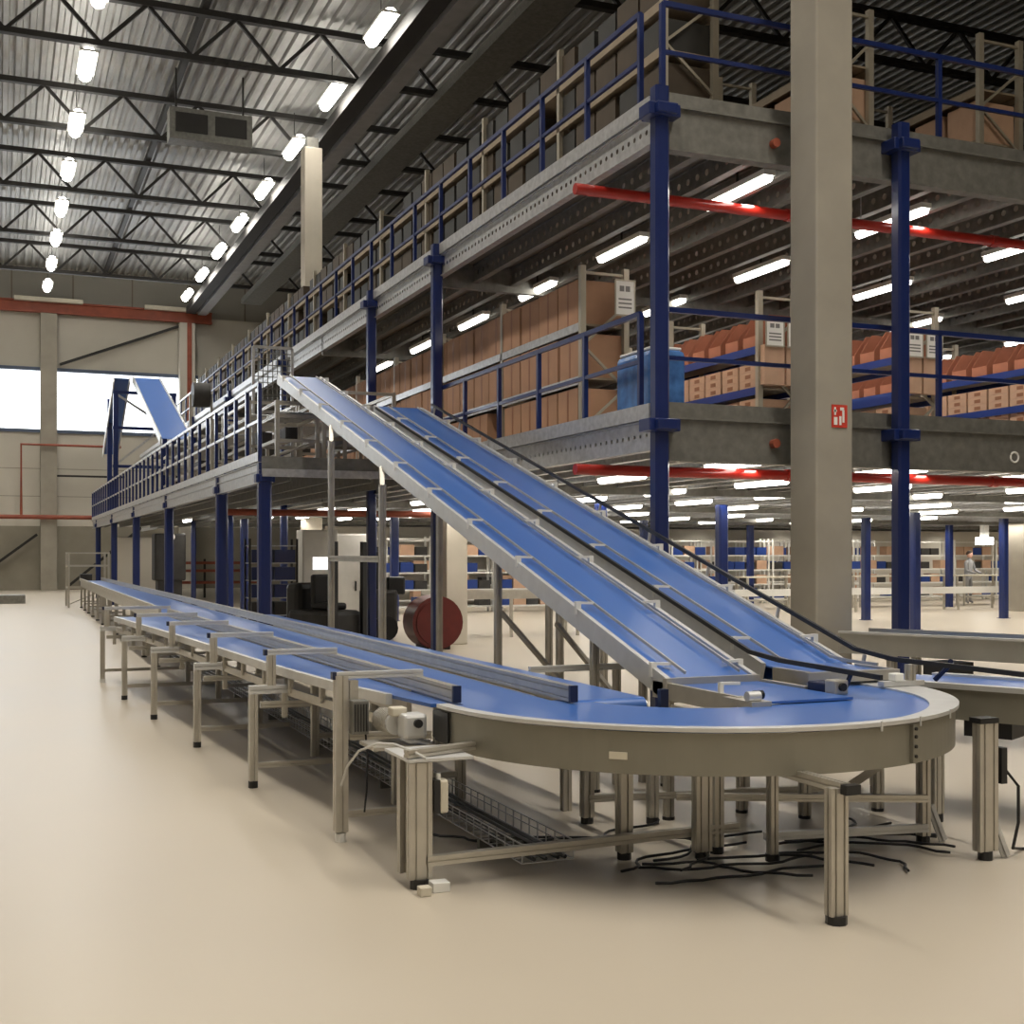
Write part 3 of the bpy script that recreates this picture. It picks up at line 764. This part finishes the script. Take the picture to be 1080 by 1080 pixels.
def incline(label, x0, x1, y0, y1, flat=None, black=False, nclips=10, yc0=6.05, dyc=1.12):
    t = thing('incline_conveyor', label, 'conveyor', (0,0,0))
    LZ = lambda y: .94+SL*(y-6.95)
    P = [(y0,LZ(y0)),(y1,LZ(y1))] if flat is None else [(flat,.935),(y0-.1,.935),(y0+.1,.95),(y0+.3,LZ(y0+.3)),(y1,LZ(y1))]
    up_ = [p for p in P if p[0] >= y0] ; 
    ribbon(P,x0+.04,x1-.04,-.012,0).build('belt','belt',t)
    ribbon(up_,x0+.04,x1-.04,-.11,-.10).build('return_belt','belt',t)
    ribbon(up_,x0,x0+.035,-.13,.015).build('side_rail','alubright',t); ribbon(up_,x1-.035,x1,-.13,.015).build('side_rail','alubright',t)
    for xx in (x0+.14,x1-.14):
        ribbon([P[0],*P[1:-1],(P[-1][0]-.2,P[-1][1]-.2*SL)],xx-.006,xx+.006,.035,.055).build('guide_strip','alu',t)
    ye, ze = P[-1]; yf, zf = P[0]
    MB().cyl((x0+.03,ye,ze-.055),(x1-.03,ye,ze-.055),.055,20).build('head_roller','belt',t,smooth=True)
    MB().box(x0-.01,x1+.01,yf-.035,yf+.01,zf-.055,zf+.012).build('end_bar','alu',t)
    if flat is not None:
        for xa in (x0,x1-.035): MB().box(xa,xa+.035,flat,y0-.03,.862,.95).build('foot_rail','alu',t)
    for k in range(nclips):
        y = yc0+k*dyc
        if y > y1-.3 or y < P[0][0]+.1: continue
        for sx,xe,xi in ((1,x0,x0+.14),(-1,x1,x1-.14)):
            z0 = LZ(y) if y > y0+.2 else .935
            b = MB(); b.bar((xe+sx*.012,y,z0-.03),(xe+sx*.012,y,z0+.065),.04,.034); b.bar((xe+sx*.01,y,z0+.055),(xi,y,z0+.05),.03,.018)
            b.build('guide_clip','white',t)
    if black:
        Q=[(5.75,1.0),(6.75,1.02),(7.1,1.05),(y1-.2,LZ(y1-.2)+.03)]
        ribbon(Q,x0-.035,x0-.012,-.03,.0).build('black_edge_strip','black',t)
        Q=[(5.3,1.0),(6.55,1.0),(6.95,1.04),(y1-.3,LZ(y1-.3)+.11)]
        ribbon(Q,x1+.02,x1+.045,-.012,.018).build('black_handrail','black',t)
        for k in range(10):
            y = 6.85+k*1.0
            if y<y1-.4: MB().bar((x1+.005,y,LZ(y)-.03),(x1+.032,y,LZ(y)+.10),.02,.02).build('handrail_bracket','galv',t)
        MB().bar((x0-.02,6.1,.86),(x0-.02,6.02,1.0),.02,.02).build('handrail_bracket','darkblue',t)
    return t
i1 = incline('front blue incline belt conveyor rising to the top corner of the left walkway',3.88,4.56,6.82,18.6,yc0=7.0,nclips=11)
i2 = incline('rear blue incline belt conveyor with black edge strips, beside the tall blue corner post',4.72,5.42,6.9,16.3,flat=6.5,black=True,nclips=10,yc0=7.35)
t = thing('belt_conveyor','short blue transfer belt between the front incline foot and the curve','conveyor',(0,0,0))
MB().box(3.93,4.55,5.82,6.8,.858,.872).build('belt','belt',t)
MB().box(3.88,3.915,6.0,6.98,.78,.885).build('side_rail','alu',t); MB().box(4.565,4.60,6.3,6.78,.86,.885).build('side_rail','alu',t)
MB().box(3.85,3.88,5.9,6.7,.70,.76).build('lower_rail','alu',t)
b = MB(); b.bar((3.9,6.2,.885),(3.9,6.2,.945),.026,.026); b.bar((3.9,6.2,.94),(4.03,6.2,.935),.018,.016); b.build('guide_clip','white',t)
# bent supports of the front incline
def legpair(x0,x1,y,z,label=None,par=None,w=.05,diag=None):
    for x in (x0,x1): 
        lo = MB().prof((x,y,.02),(x,y,z),w).build('leg','alu',par); MB().cyl((x,y,0),(x,y,.02),.04,10).build('foot','black',lo)
    MB().prof((x0,y,z-.03),(x1,y,z-.03),.045).build('cross_bar','alu',par)
for y in (13.05,15.3):
    z = at_s(y)[1]-.16
    b = MB(); b.prof((3.86,y-.06,.0),(3.86,y-.06,z-.14),.07); lo = b.build('leg','alu',i1)
    MB().bar((3.86,y-.06,z-.17),(3.89,y+.05,z+.06),.05).build('leg_bend','alu',i1)
    MB().prof((4.52,y-.06,.0),(4.52,y-.06,z),.06).build('leg','alu',i1)
MB().prof((3.86,13.0,1.64),(3.86,15.25,1.64),.07).build('cross_bar','alu',i1)
for y in (9.75,7.9): legpair(3.92,4.5,y,at_s(y)[1]-.13,par=i1,w=.055)
MB().bar((3.95,9.75,1.2),(4.3,8.3,.25),.035).build('brace','rackpost',i1)
MB().bar((4.4,9.6,1.1),(4.5,8.0,.25),.035).build('brace','rackpost',i1)
for y in (10.6,): legpair(4.78,5.36,y,at_s(y)[1]-.13,par=i2,w=.055)
for y in (6.6,7.3): legpair(4.78,5.36,y,at_s(y)[1]-.13,par=i2,w=.06)
legpair(3.95,4.5,6.9,.8,par=i1,w=.055)
# foot end details
t = thing('roller_unit','small bearing and roller unit at the foot of the front incline','roller',(3.86,5.82,.86))
MB().box(-.03,.1,-.05,.25,-.02,.02).build('bracket','alu',t); MB().cyl((-.03,0,.045),(.05,0,.045),.03,14).build('bearing','alubright',t,smooth=True)
MB().cyl((.08,.1,.04),(.14,.1,.04),.025,12).build('knob','black',t)
t = thing('bearing_block','grey sensor and bearing block at the foot of the rear incline','sensor',(4.56,6.0,.86))
b = MB(); b.box(0,.1,0,.1,.0,.09); b.build('housing','alu',t,bevel=.01); MB().cyl((.05,-.02,.05),(.05,0,.05),.025,12).build('lens','black',t)
MB().box(.02,.14,.12,.3,-.01,.06).build('motor_end','darkblue',t,bevel=.01)
t = thing('bearing_block','silver corner bracket with grey post where the rear incline meets the curve rim','bracket',(5.3,6.25,.868))
b = MB(); b.box(-.2,.12,-.03,.03,0,.03); b.build('angle','alubright',t); b=MB(); b.prof((.03,0,.03),(.03,0,.13),.05); b.build('stub_post','alu',t)
MB().box(-.12,-.05,-.04,.03,.03,.08).build('clamp','white',t,bevel=.008)

# bridge conveyor on the deck behind the rear incline
t = thing('belt_conveyor','short level belt behind the head of the rear incline on the lower deck','conveyor',(0,0,0))
MB().box(4.76,5.38,16.45,21,3.57,3.6).build('belt','belt',t)
for x in (4.72,5.38): MB().box(x,x+.04,16.45,21,3.47,3.62).build('side_rail','alubright',t)
for y in (17.9,19.4,20.8):
    for x in (4.74,5.4): MB().prof((x,y,Z1),(x,y,3.47),.05).build('leg','alu',t)

# ---- conveyor leaving to the right of the curve
D = Vector((.45,-.893,0)); N = Vector((.893,.45,0))
t = thing('belt_conveyor','blue belt conveyor with broad grey side plate leaving at the right edge of the curve','conveyor',(0,0,0))
o = Vector((5.46,6.55,0)); L = 2.3
def rib(a,c,z0,z1,s0=0,s1=L): 
    b = MB(); P=[o+D*s0+N*a, o+D*s1+N*a, o+D*s1+N*c, o+D*s0+N*c]
    v=[b.b.verts.new((p.x,p.y,z)) for z in (z0,z1) for p in P]
    for f in ((3,2,1,0),(4,5,6,7),(0,1,5,4),(1,2,6,5),(2,3,7,6),(3,0,4,7)): b.b.faces.new([v[i] for i in f])
    return b
rib(.06,.62,ZB-.02,ZB+.0,-.6,L).build('belt','belt',t)
rib(-.02,.06,ZB-.015,ZB+.018).build('rim','alubright',t); rib(.62,.70,ZB-.015,ZB+.018).build('rim','alubright',t)
rib(-.0,.015,.64,ZB-.015).build('side_plate','skirt',t); rib(.665,.68,.64,ZB-.015).build('side_plate','skirt',t)
rib(.02,.3,.54,.64,.45,.75).build('drive_motor','black',t)
for k,(x,y,w,h) in enumerate(((5.06,5.32,.13,.06),(5.0,5.75,.06,.06),(5.75,7.1,.06,.06),(5.5,6.2,.08,.05))):
    top = .76 if k==0 else .66
    lo = MB().prof((x,y,.05),(x,y,top),w,h,up=(0,1,0)).build('leg','alu',t)
    MB().cyl((x,y,0),(x,y,.05),.04,10).build('foot','black',lo)
    if k<2:
        b = MB(); b.bar((x+.05,y,.22),(x+.13,y-.02,.01),.045,.01); b.bar((x+.05,y,.22),(x+.13,y-.02,.01),.012,.05); b.build('foot_brace','galv',lo)
MB().box(4.99,5.12,5.28,5.37,.76,.79).build('post_cap','black',t)
MB().box(5.14,5.18,5.28,5.36,.42,.62).build('junction_box','black',t)
MB().bar((4.75,6.1,.3),(4.92,5.9,.5),.05,.05).build('brace','alu',t)
MB().prof((4.0,5.9,.1),(5.0,5.72,.1),.045).build('lower_bar','alubright',t)
tag(MB().tube([(5.18,5.3,.5),(5.26,5.28,.4),(5.25,5.27,.2),(5.24,5.3,.05),(5.4,5.4,.01),(5.6,5.35,.01),(5.9,5.3,.01)],.009,8).build('dangling_cable','black',smooth=True),'dark cable dangling from the black junction box at the right','cable')
# upper right feeder
t = thing('belt_conveyor','grey steel conveyor trough behind the tall blue post at the right edge','conveyor',(0,0,0))
P,Q = Vector((7.35,9.6,0)), Vector((8.9,6.3,0)); d=(Q-P).normalized(); n=Vector((-d.y,d.x,0))
if n.x<0: n=-n
def rib2(a,c,z0,z1):
    b=MB(); W=[P+n*a,Q+n*a,Q+n*c,P+n*c]; v=[b.b.verts.new((p.x,p.y,z)) for z in (z0,z1) for p in W]
    for f in ((3,2,1,0),(4,5,6,7),(0,1,5,4),(1,2,6,5),(2,3,7,6),(3,0,4,7)): b.b.faces.new([v[i] for i in f])
    return b
rib2(0,.02,.76,.95).build('side_plate','steel',t); rib2(.6,.62,.76,.97).build('side_plate','steel',t); rib2(.02,.6,.86,.88).build('belt','belt',t)
rib2(-.03,.03,.95,.97).build('rim','alubright',t)
for s in (.5,1.9,3.1):
    for a in (.05,.57):
        p = P+d*s+n*a; MB().prof((p.x,p.y,0),(p.x,p.y,.77),.07).build('leg','alu',t)
MB().box(7.65,7.95,8.5,8.8,.62,.74).build('drive_motor','black',t)
# black support bracket near the right
tag(MB().tube([(5.75,6.5,.86),(5.8,6.4,.98),(5.7,6.3,1.0)],.018,8).build('black_bracket','darkblue'),'dark blue bent bracket standing on the right belt','bracket')

# ================================================================== FAR INCLINE PAIR ON THE WALKWAY
def slab(label, x0,x1,p,q,name='incline_conveyor'):
    t = thing(name,label,'conveyor',(0,0,0)); P=[p,q] if p[0]<q[0] else [q,p]
    ribbon(P,x0+.04,x1-.04,-.012,0).build('belt','belt',t); ribbon(P,x0,x0+.04,-.16,.05).build('side_rail','alubright',t); ribbon(P,x1-.04,x1,-.16,.05).build('side_rail','alubright',t)
    return t
slab('distant blue incline belt sloping down towards the viewer on the far walkway',4.1,5.0,(35.3,4.9),(43.0,7.6))
slab('distant silver incline conveyor at the far end of the walkway rising to the peak',3.5,4.05,(48,5.4),(43.3,7.6))
t = thing('conveyor_tower','tall blue and silver support tower of the distant incline conveyors','tower',(3.6,43.5,0))
for x in (0,1.9):
    for y in (0,2.5): MB().box(x-.08,x+.08,y-.08,y+.08,Z1,7.2).build('tower_post','blue',t)
for z in (4.6,5.9,7.1): MB().box(-.1,2.0,-.05,.05,z,z+.1).build('tower_beam','blue',t)
MB().bar((0,0,4.7),(1.9,0,6.3),.07).build('tower_brace','galv',t); MB().bar((1.9,0,5.9),(0,0,7.1),.07).build('tower_brace','galv',t)
t = thing('curved_chute','round dark hood of a conveyor head on the far walkway','hood',(4.5,30.5,Z1+2.5))
MB().cyl((-.2,0,0),(.2,0,0),.3,20).build('hood_shell','darkmachine',t,smooth=True)
for x in (-.25,.25): MB().prof((x,0,-2.5),(x,0,0),.06).build('leg','alu',t)

# aluminium frames on the walkway
def frame(label, loc, w, l, h, rollers=True):
    t = thing('machine_frame',label,'frame',loc)
    for x in (0,w):
        for y in (0,l): MB().prof((x,y,0),(x,y,h),.06).build('leg','alu',t)
    for z in (h*.35,h*.75,h-.03):
        for x in (0,w): MB().prof((x,0,z),(x,l,z),.045).build('side_bar','alu',t)
        for y in (0,l): MB().prof((0,y,z),(w,y,z),.045).build('end_bar','alu',t)
    if rollers:
        b = MB()
        for k in range(int(l/.2)): b.cyl((0.03,.1+k*.2,h*.75+.05),(w-.03,.1+k*.2,h*.75+.05),.03,8)
        b.build('rollers','galv',t)
    MB().bar((0,0,.1),(w,0,h*.35),.03).build('brace','alu',t)
    MB().box(w*.3,w*.6,l*.2,l*.5,h*.4,h*.6).build('drive_box','darkmachine',t)
    return t
frs = [((3.75,18.0,Z1),.6,1.3,.9),((4.55,18.4,Z1),1.1,1.6,1.15),((3.75,20.2,Z1),.8,2.5,1.15),((3.75,24,Z1),.8,3,1.2),((4.9,22,Z1),.8,4,1.3),((4.0,28.5,Z1),.9,3,1.35),((5.0,33,Z1),.7,3,1.6),((4.0,33,Z1),.7,3,1.2)]
fl = ['under the head of the front incline','low one behind the front incline','second behind the silver railing','third behind the silver railing','in the middle of the walkway','far one just before the dark hood','tall one far back on the walkway','far back on the walkway by the railing']
for (loc,w,l,h),n_ in zip(frs,fl): frame('aluminium roller frame on the lower walkway, '+n_,loc,w,l,h)
# mesh cage above the front incline head
frame('aluminium frame with a dark box at the far end of the main belt',(2.0,41.2,0),1.2,1.6,1.75,False)
t = thing('mesh_cage','small grey wire mesh cage on the walkway by the head of the front incline','cage',(3.95,20.9,Z1+.0))
b = MB()
for k in range(9): b.bar((k*.082,0,1.15),(k*.082,0,2.15),.014)
for k in range(11): b.bar((0,0,1.15+k*.1),(.66,0,1.15+k*.1),.014)
b.build('wire_mesh','galvdark',t)
for x in (0,.66): MB().prof((x,0,0),(x,0,2.15),.045).build('cage_post','galv',t)
MB().prof((0,0,2.15),(.66,0,2.15),.045).build('cage_top','galv',t)

# ================================================================== GROUND FLOOR BEHIND
def cabinet(label,loc,w,d,h,m='cabinet',win=True):
    t = thing('control_cabinet',label,'cabinet',loc)
    MB().box(0,w,0,d,.1,h).build('body',m,t,bevel=.01); MB().box(.02,w-.02,.02,d,0,.1).build('plinth','truss',t)
    b = MB(); b.box(.015,w-.015,-.02,0,.13,h-.03); dd=b.build('door',m,t,bevel=.006)
    if win: MB().box(w*.28,w*.72,-.025,-.02,h*.62,h*.74).build('display','screen',dd)
    MB().box(w*.48,w*.52,-.04,-.02,h*.4,h*.5).build('handle','truss',dd)
cabinet('light grey control cabinet with a small lit display between the blue posts',(5.85,25.5,0),.75,.6,2.2)
cabinet('plain grey cabinet just behind the one with the lit display',(7.0,27.2,0),.9,.6,2.15,'cabinet',False)
cabinet('wide pale cabinet left of the second walkway post',(3.9,47,0),1.6,.6,2.3,'wall',False)
t = thing('bin_shelving','dark shelving stacked with blue bins left of the grey cabinet','shelving',(4.6,24.7,0))
for x in (0,.95):
    for y in (0,.5): MB().box(x-.02,x+.02,y-.02,y+.02,0,2.0).build('upright','truss',t)
for z in (.1,.45,.8,1.15,1.5,1.85):
    MB().box(0,.95,0,.5,z,z+.02).build('shelf','galv',t)
for z in (.12,.47,.82,1.17,1.52):
    for k in range(2):
        o_ = tag(MB().box(4.64+k*.46,5.06+k*.46,24.72,25.15,z+.002,z+.26).build('blue_bin','blue' if z>.8 else 'darkmachine'),'plastic bin in the shelving left of the grey cabinet','bin','bins left of the grey cabinet')
t = thing('forklift','dark parked forklift with black seat and mast under the left walkway','forklift',(5.1,20.6,0),.4)
MB().box(-.35,.35,-.6,.6,.2,.75).build('chassis','darkmachine',t,bevel=.08); MB().box(-.3,.3,.35,.75,.4,1.2).build('counterweight','black',t,bevel=.1)
for x in (-.3,.3):
    MB().box(x-.04,x+.04,-.72,-.64,.1,1.9).build('mast','black',t)
    for y in (-.4,.4): MB().cyl((x-.09,y,.22),(x+.09,y,.22),.22,18).build('wheel','black',t)
MB().box(-.22,.22,.0,.12,.8,1.35).build('seat_back','black',t,bevel=.04); MB().box(-.22,.22,-.35,.1,.75,.87).build('seat','black',t,bevel=.04)
t = thing('parked_machine','black machine with cables between the two bent incline supports','machine',(6.9,23.5,0),-.2)
MB().box(-.35,.35,-.4,.4,.15,1.0).build('body','darkmachine',t,bevel=.06); MB().box(-.25,.1,-.3,.2,1.0,1.75).build('tower','black',t,bevel=.05)
MB().cyl((.1,-.45,.25),(.1,-.38,.25),.25,18).build('wheel','black',t); MB().box(.15,.5,-.35,.0,.9,1.25).build('control_head','black',t,bevel=.04)
t = thing('barrel','big dark red round drum standing left of the pale concrete column','drum',(7.15,20.9,0))
MB().cyl((0,-.28,.48),(0,.3,.48),.47,28).build('shell','drum',t,smooth=True)
MB().cyl((0,-.3,.48),(0,-.28,.48),.40,28).build('front_disc','drum',t)
for x in (-.2,.2): MB().box(x-.04,x+.04,-.25,.25,0,.12).build('cradle','truss',t)
# dark machine at the far walkway with screen
t = thing('packing_machine','dark machine with a round white lamp behind the left walkway posts','machine',(4.2,37.5,0))
MB().box(0,.9,0,.8,.9,2.3).build('body','darkmachine',t,bevel=.05); MB().box(.1,.8,.1,.7,0,.9).build('base','darkmachine',t); MB().ball((.45,.0,2.2),.13).build('round_lamp','paper',t)
# cardboard shelves/rails far left below deck
t = thing('timber_rack','low rack of brown boards at the far wall under the walkway','rack',(4.8,48,0))
for z in (.55,1.0,1.3): MB().box(0,5,0,.5,z,z+.1).build('board','rust',t)
for x in (0,2.5,4.95): MB().box(x-.04,x+.04,.5,.58,0,1.5).build('upright','truss',t)

# pale storage shelving on the ground floor (background)
def shelving(label,loc,w,h,levels,d=.5,m='white',bins=None,rz=0):
    t = thing('shelving_unit',label,'shelving',loc,rz)
    for x in (0,w):
        for y in (0,d): MB().box(x-.025,x+.025,y-.025,y+.025,0,h).build('upright',m,t)
    for k in range(levels):
        z=.15+k*(h-.25)/(levels-1) if levels>1 else h-.05
        MB().box(0,w,0,d,z,z+.04).build('shelf',m,t)
    return t
sv = shelving('x',(0,0,0),1.8,2.2,5); svt = tree(sv); svs=[]
bb = carton('storage_bin','x','bin',.38,.4,.26,'brightblue',False); bbt=tree(bb); bbs=[]
bc = carton('carton','x','box',.4,.4,.3,'cartonpale',False); bct=tree(bc); bcs=[]
bd = carton('storage_bin','x','bin',.36,.4,.24,'darkmachine',False); bdt=tree(bd); bds=[]
rows = [(9.6+i*1.95,33.5) for i in range(5)]+[(11.5+i*1.95,38.2) for i in range(10)]+[(20.4+i*1.97,35.4) for i in range(8)]
nb=0
for i,(x,y) in enumerate(rows):
    rname = 'near row' if i<5 else ('far row' if i<15 else 'right row'); k=(i if i<5 else (i-5 if i<15 else i-15))
    place(sv,svt,svs,(x,y,0),'white shelving unit on the ground floor, %s, %s from the left' % (rname,['first','second','third','fourth','fifth','sixth','seventh','eighth','ninth','tenth'][k]),'ground floor shelving units')
    for lv in range(4):
        for c in range(4):
            if random.random()<.35: continue
            loc=(x+.05+c*.43,y+.03,.195+lv*.4875); r_=random.random()
            if r_<.4: place(bb,bbt,bbs,loc,'blue bin in the ground floor shelving %s' % rname,'blue bins in the ground floor %s' % rname)
            elif r_<.75: place(bc,bct,bcs,loc,'small carton in the ground floor shelving %s' % rname,'cartons in the ground floor %s' % rname)
            else: place(bd,bdt,bds,loc,'dark bin in the ground floor shelving %s' % rname,'dark bins in the ground floor %s' % rname)
# work tables and roller line at the right
def table(label,loc,w,d,h):
    t = thing('work_table',label,'table',loc)
    MB().box(0,w,0,d,h-.04,h).build('table_top','cream',t)
    for x in (.05,w-.05):
        for y in (.05,d-.05): MB().box(x-.03,x+.03,y-.03,y+.03,0,h-.04).build('leg','alu',t)
    MB().box(.05,w-.05,.05,d-.05,.25,.28).build('lower_shelf','alu',t)
for k in range(5): table('pale work table on the right ground floor, %s from the left' % ['first','second','third','fourth','fifth'][k],(20.9+k*2.1,31.75,0),1.9,.7,1.0)
t = thing('roller_conveyor','long pale grey roller line low in front of the work tables','conveyor',(18.9,29.3,0))
for y in (0,.6): MB().box(0,12,y,y+.05,.5,.68).build('side_rail','white',t)
b=MB()
for k in range(58): b.cyl((.2+k*.2,.05,.63),(.2+k*.2,.6,.63),.03,8)
b.build('rollers','galv',t)
for k in range(7):
    for y in (0,.6): MB().box(.3+k*1.9,.36+k*1.9,y,y+.05,0,.5).build('leg','alu',t)
t = thing('roller_conveyor','pale roller line crossing behind the pale concrete column and inclines','conveyor',(7.9,23.2,0))
for y in (0,.6): MB().box(0,5,y,y+.05,.78,.95).build('side_rail','alu',t)
for k in range(4):
    for y in (0,.6): MB().box(.2+k*1.5,.26+k*1.5,y,y+.05,0,.78).build('leg','alu',t)
MB().box(0,5,.05,.6,.85,.88).build('belt','alu',t)
t = thing('pendant_lamp','small bright box lamp hanging above the person at the work table','lamp',(30.3,31.9,2.0)); MB().box(-.2,.2,-.2,.2,0,.24).build('shade','tube',t); MB().box(-.1,.1,-.1,.1,.24,.75).build('mount','white',t)
t = thing('doorway_frame','black framed bright opening far back between the two tall posts','frame',(14.9,31.5,0))
for x in (0,1.9): MB().box(x-.1,x+.1,0,.2,0,2.1).build('frame_post','truss',t)
MB().box(-.1,2.0,0,.2,2.1,2.25).build('frame_head','truss',t)
for k in range(2): MB().box(.15+k*.9,.95+k*.9,.3,.33,1.05,1.95).build('light_panel','screen',t)
b=MB(); b.box(.15,1.8,.3,.33,.3,.95); b.build('light_panel','screen',t)

# person behind the tables
def person(label, loc, rz):
    t = thing('person',label,'person',loc,rz)
    V = [(0,0,.95),(0,0,1.2),(0,-.03,1.42),(0,-.04,1.5),(0,-.06,1.62),(-.19,-.03,1.4),(-.24,-.1,1.13),(-.18,-.33,1.05),(-.15,-.42,1.05),(.19,-.03,1.4),(.24,-.1,1.13),(.18,-.33,1.05),(.15,-.42,1.05),
         (-.1,0,.88),(-.11,-.02,.5),(-.11,.02,.1),(-.11,-.12,.04),(.1,0,.88),(.11,-.02,.5),(.11,.02,.1),(.11,-.12,.04)]
    E = [(0,1),(1,2),(2,3),(3,4),(2,5),(5,6),(6,7),(7,8),(2,9),(9,10),(10,11),(11,12),(0,13),(13,14),(14,15),(15,16),(0,17),(17,18),(18,19),(19,20)]
    R = [.14,.14,.13,.055,.09,.065,.048,.038,.03,.065,.048,.038,.03,.09,.065,.05,.04,.09,.065,.05,.04]
    me = bpy.data.meshes.new('body'); me.from_pydata(V,E,[]); o = bpy.data.objects.new('body',me); COL.objects.link(o); o.parent=t
    md = o.modifiers.new('skin','SKIN'); sub = o.modifiers.new('sub','SUBSURF'); sub.levels=2; sub.render_levels=2
    for v,r in zip(me.skin_vertices[0].data,R): v.radius=(r,r*.8)
    me.skin_vertices[0].data[0].use_root=True
    me.materials.append(M['shirt'])
    MB().ball((0,-.06,1.66),.1,1.2).build('head','skin',t,smooth=True); MB().ball((0,-.04,1.71),.105,.95).build('hair','hair',t,smooth=True)
person('person in a grey shirt standing behind the work tables, leaning over the work',(30.4,32.75,0),.2)

# ================================================================== LIGHT
def area(name, loc, sx, sy, power, col=(1,.94,.84), rot=(0,0,0), spread=PI):
    l = bpy.data.lights.new(name,'AREA'); l.shape='RECTANGLE'; l.size=sx; l.size_y=sy; l.energy=power; l.color=col; l.spread=spread
    o = bpy.data.objects.new(name,l); COL.objects.link(o); o.location=loc; o.rotation_euler=rot; return o
RS, SS = math.radians(128), math.radians(150)
for x,p in ((-10,450),(-4,850),(1.95,2350)): area('roof_row_light',(x,27,13.5),.4,62,p,spread=RS)
area('roof_row_light',(7.95,42,13.5),.4,34,550,spread=RS)
area('roof_row_light',(7.95,0,13.5),.4,14,800,spread=RS)
for x in (7.75,10.15,12.55,14.95,17.95):
    area('upper_strip_light',(x,17.5,Z2-.42),.15,13,115,spread=SS)
    area('lower_strip_and_fill_light',(x,24.5,Z1-.42),.15,27,240,spread=SS)
for x in (20.95,23.95,27.5,31,35,40): area('lower_strip_and_fill_light',(x,25,Z1-.42),.15,28,400,spread=SS)  # outer rows have no lamp bodies, added to brighten the dark right background
area('walkway_strip_light',(5.2,36,Z1-.42),.15,20,150)
area('window_daylight',(-3,61.3,8.9),22,2.6,700,(.85,.92,1.),(PI/2,0,PI))
w = bpy.data.worlds.new('world'); S.world = w; w.use_nodes=True
w.node_tree.nodes['Background'].inputs[0].default_value=(.9,.95,1,1); w.node_tree.nodes['Background'].inputs[1].default_value=1.0
S.view_settings.view_transform='Standard'; S.view_settings.look='None'; S.view_settings.gamma=1; S.view_settings.use_curve_mapping=False
S.view_settings.exposure=0
S.cycles.use_denoising=True
S.cycles.max_bounces=6; S.cycles.diffuse_bounces=3
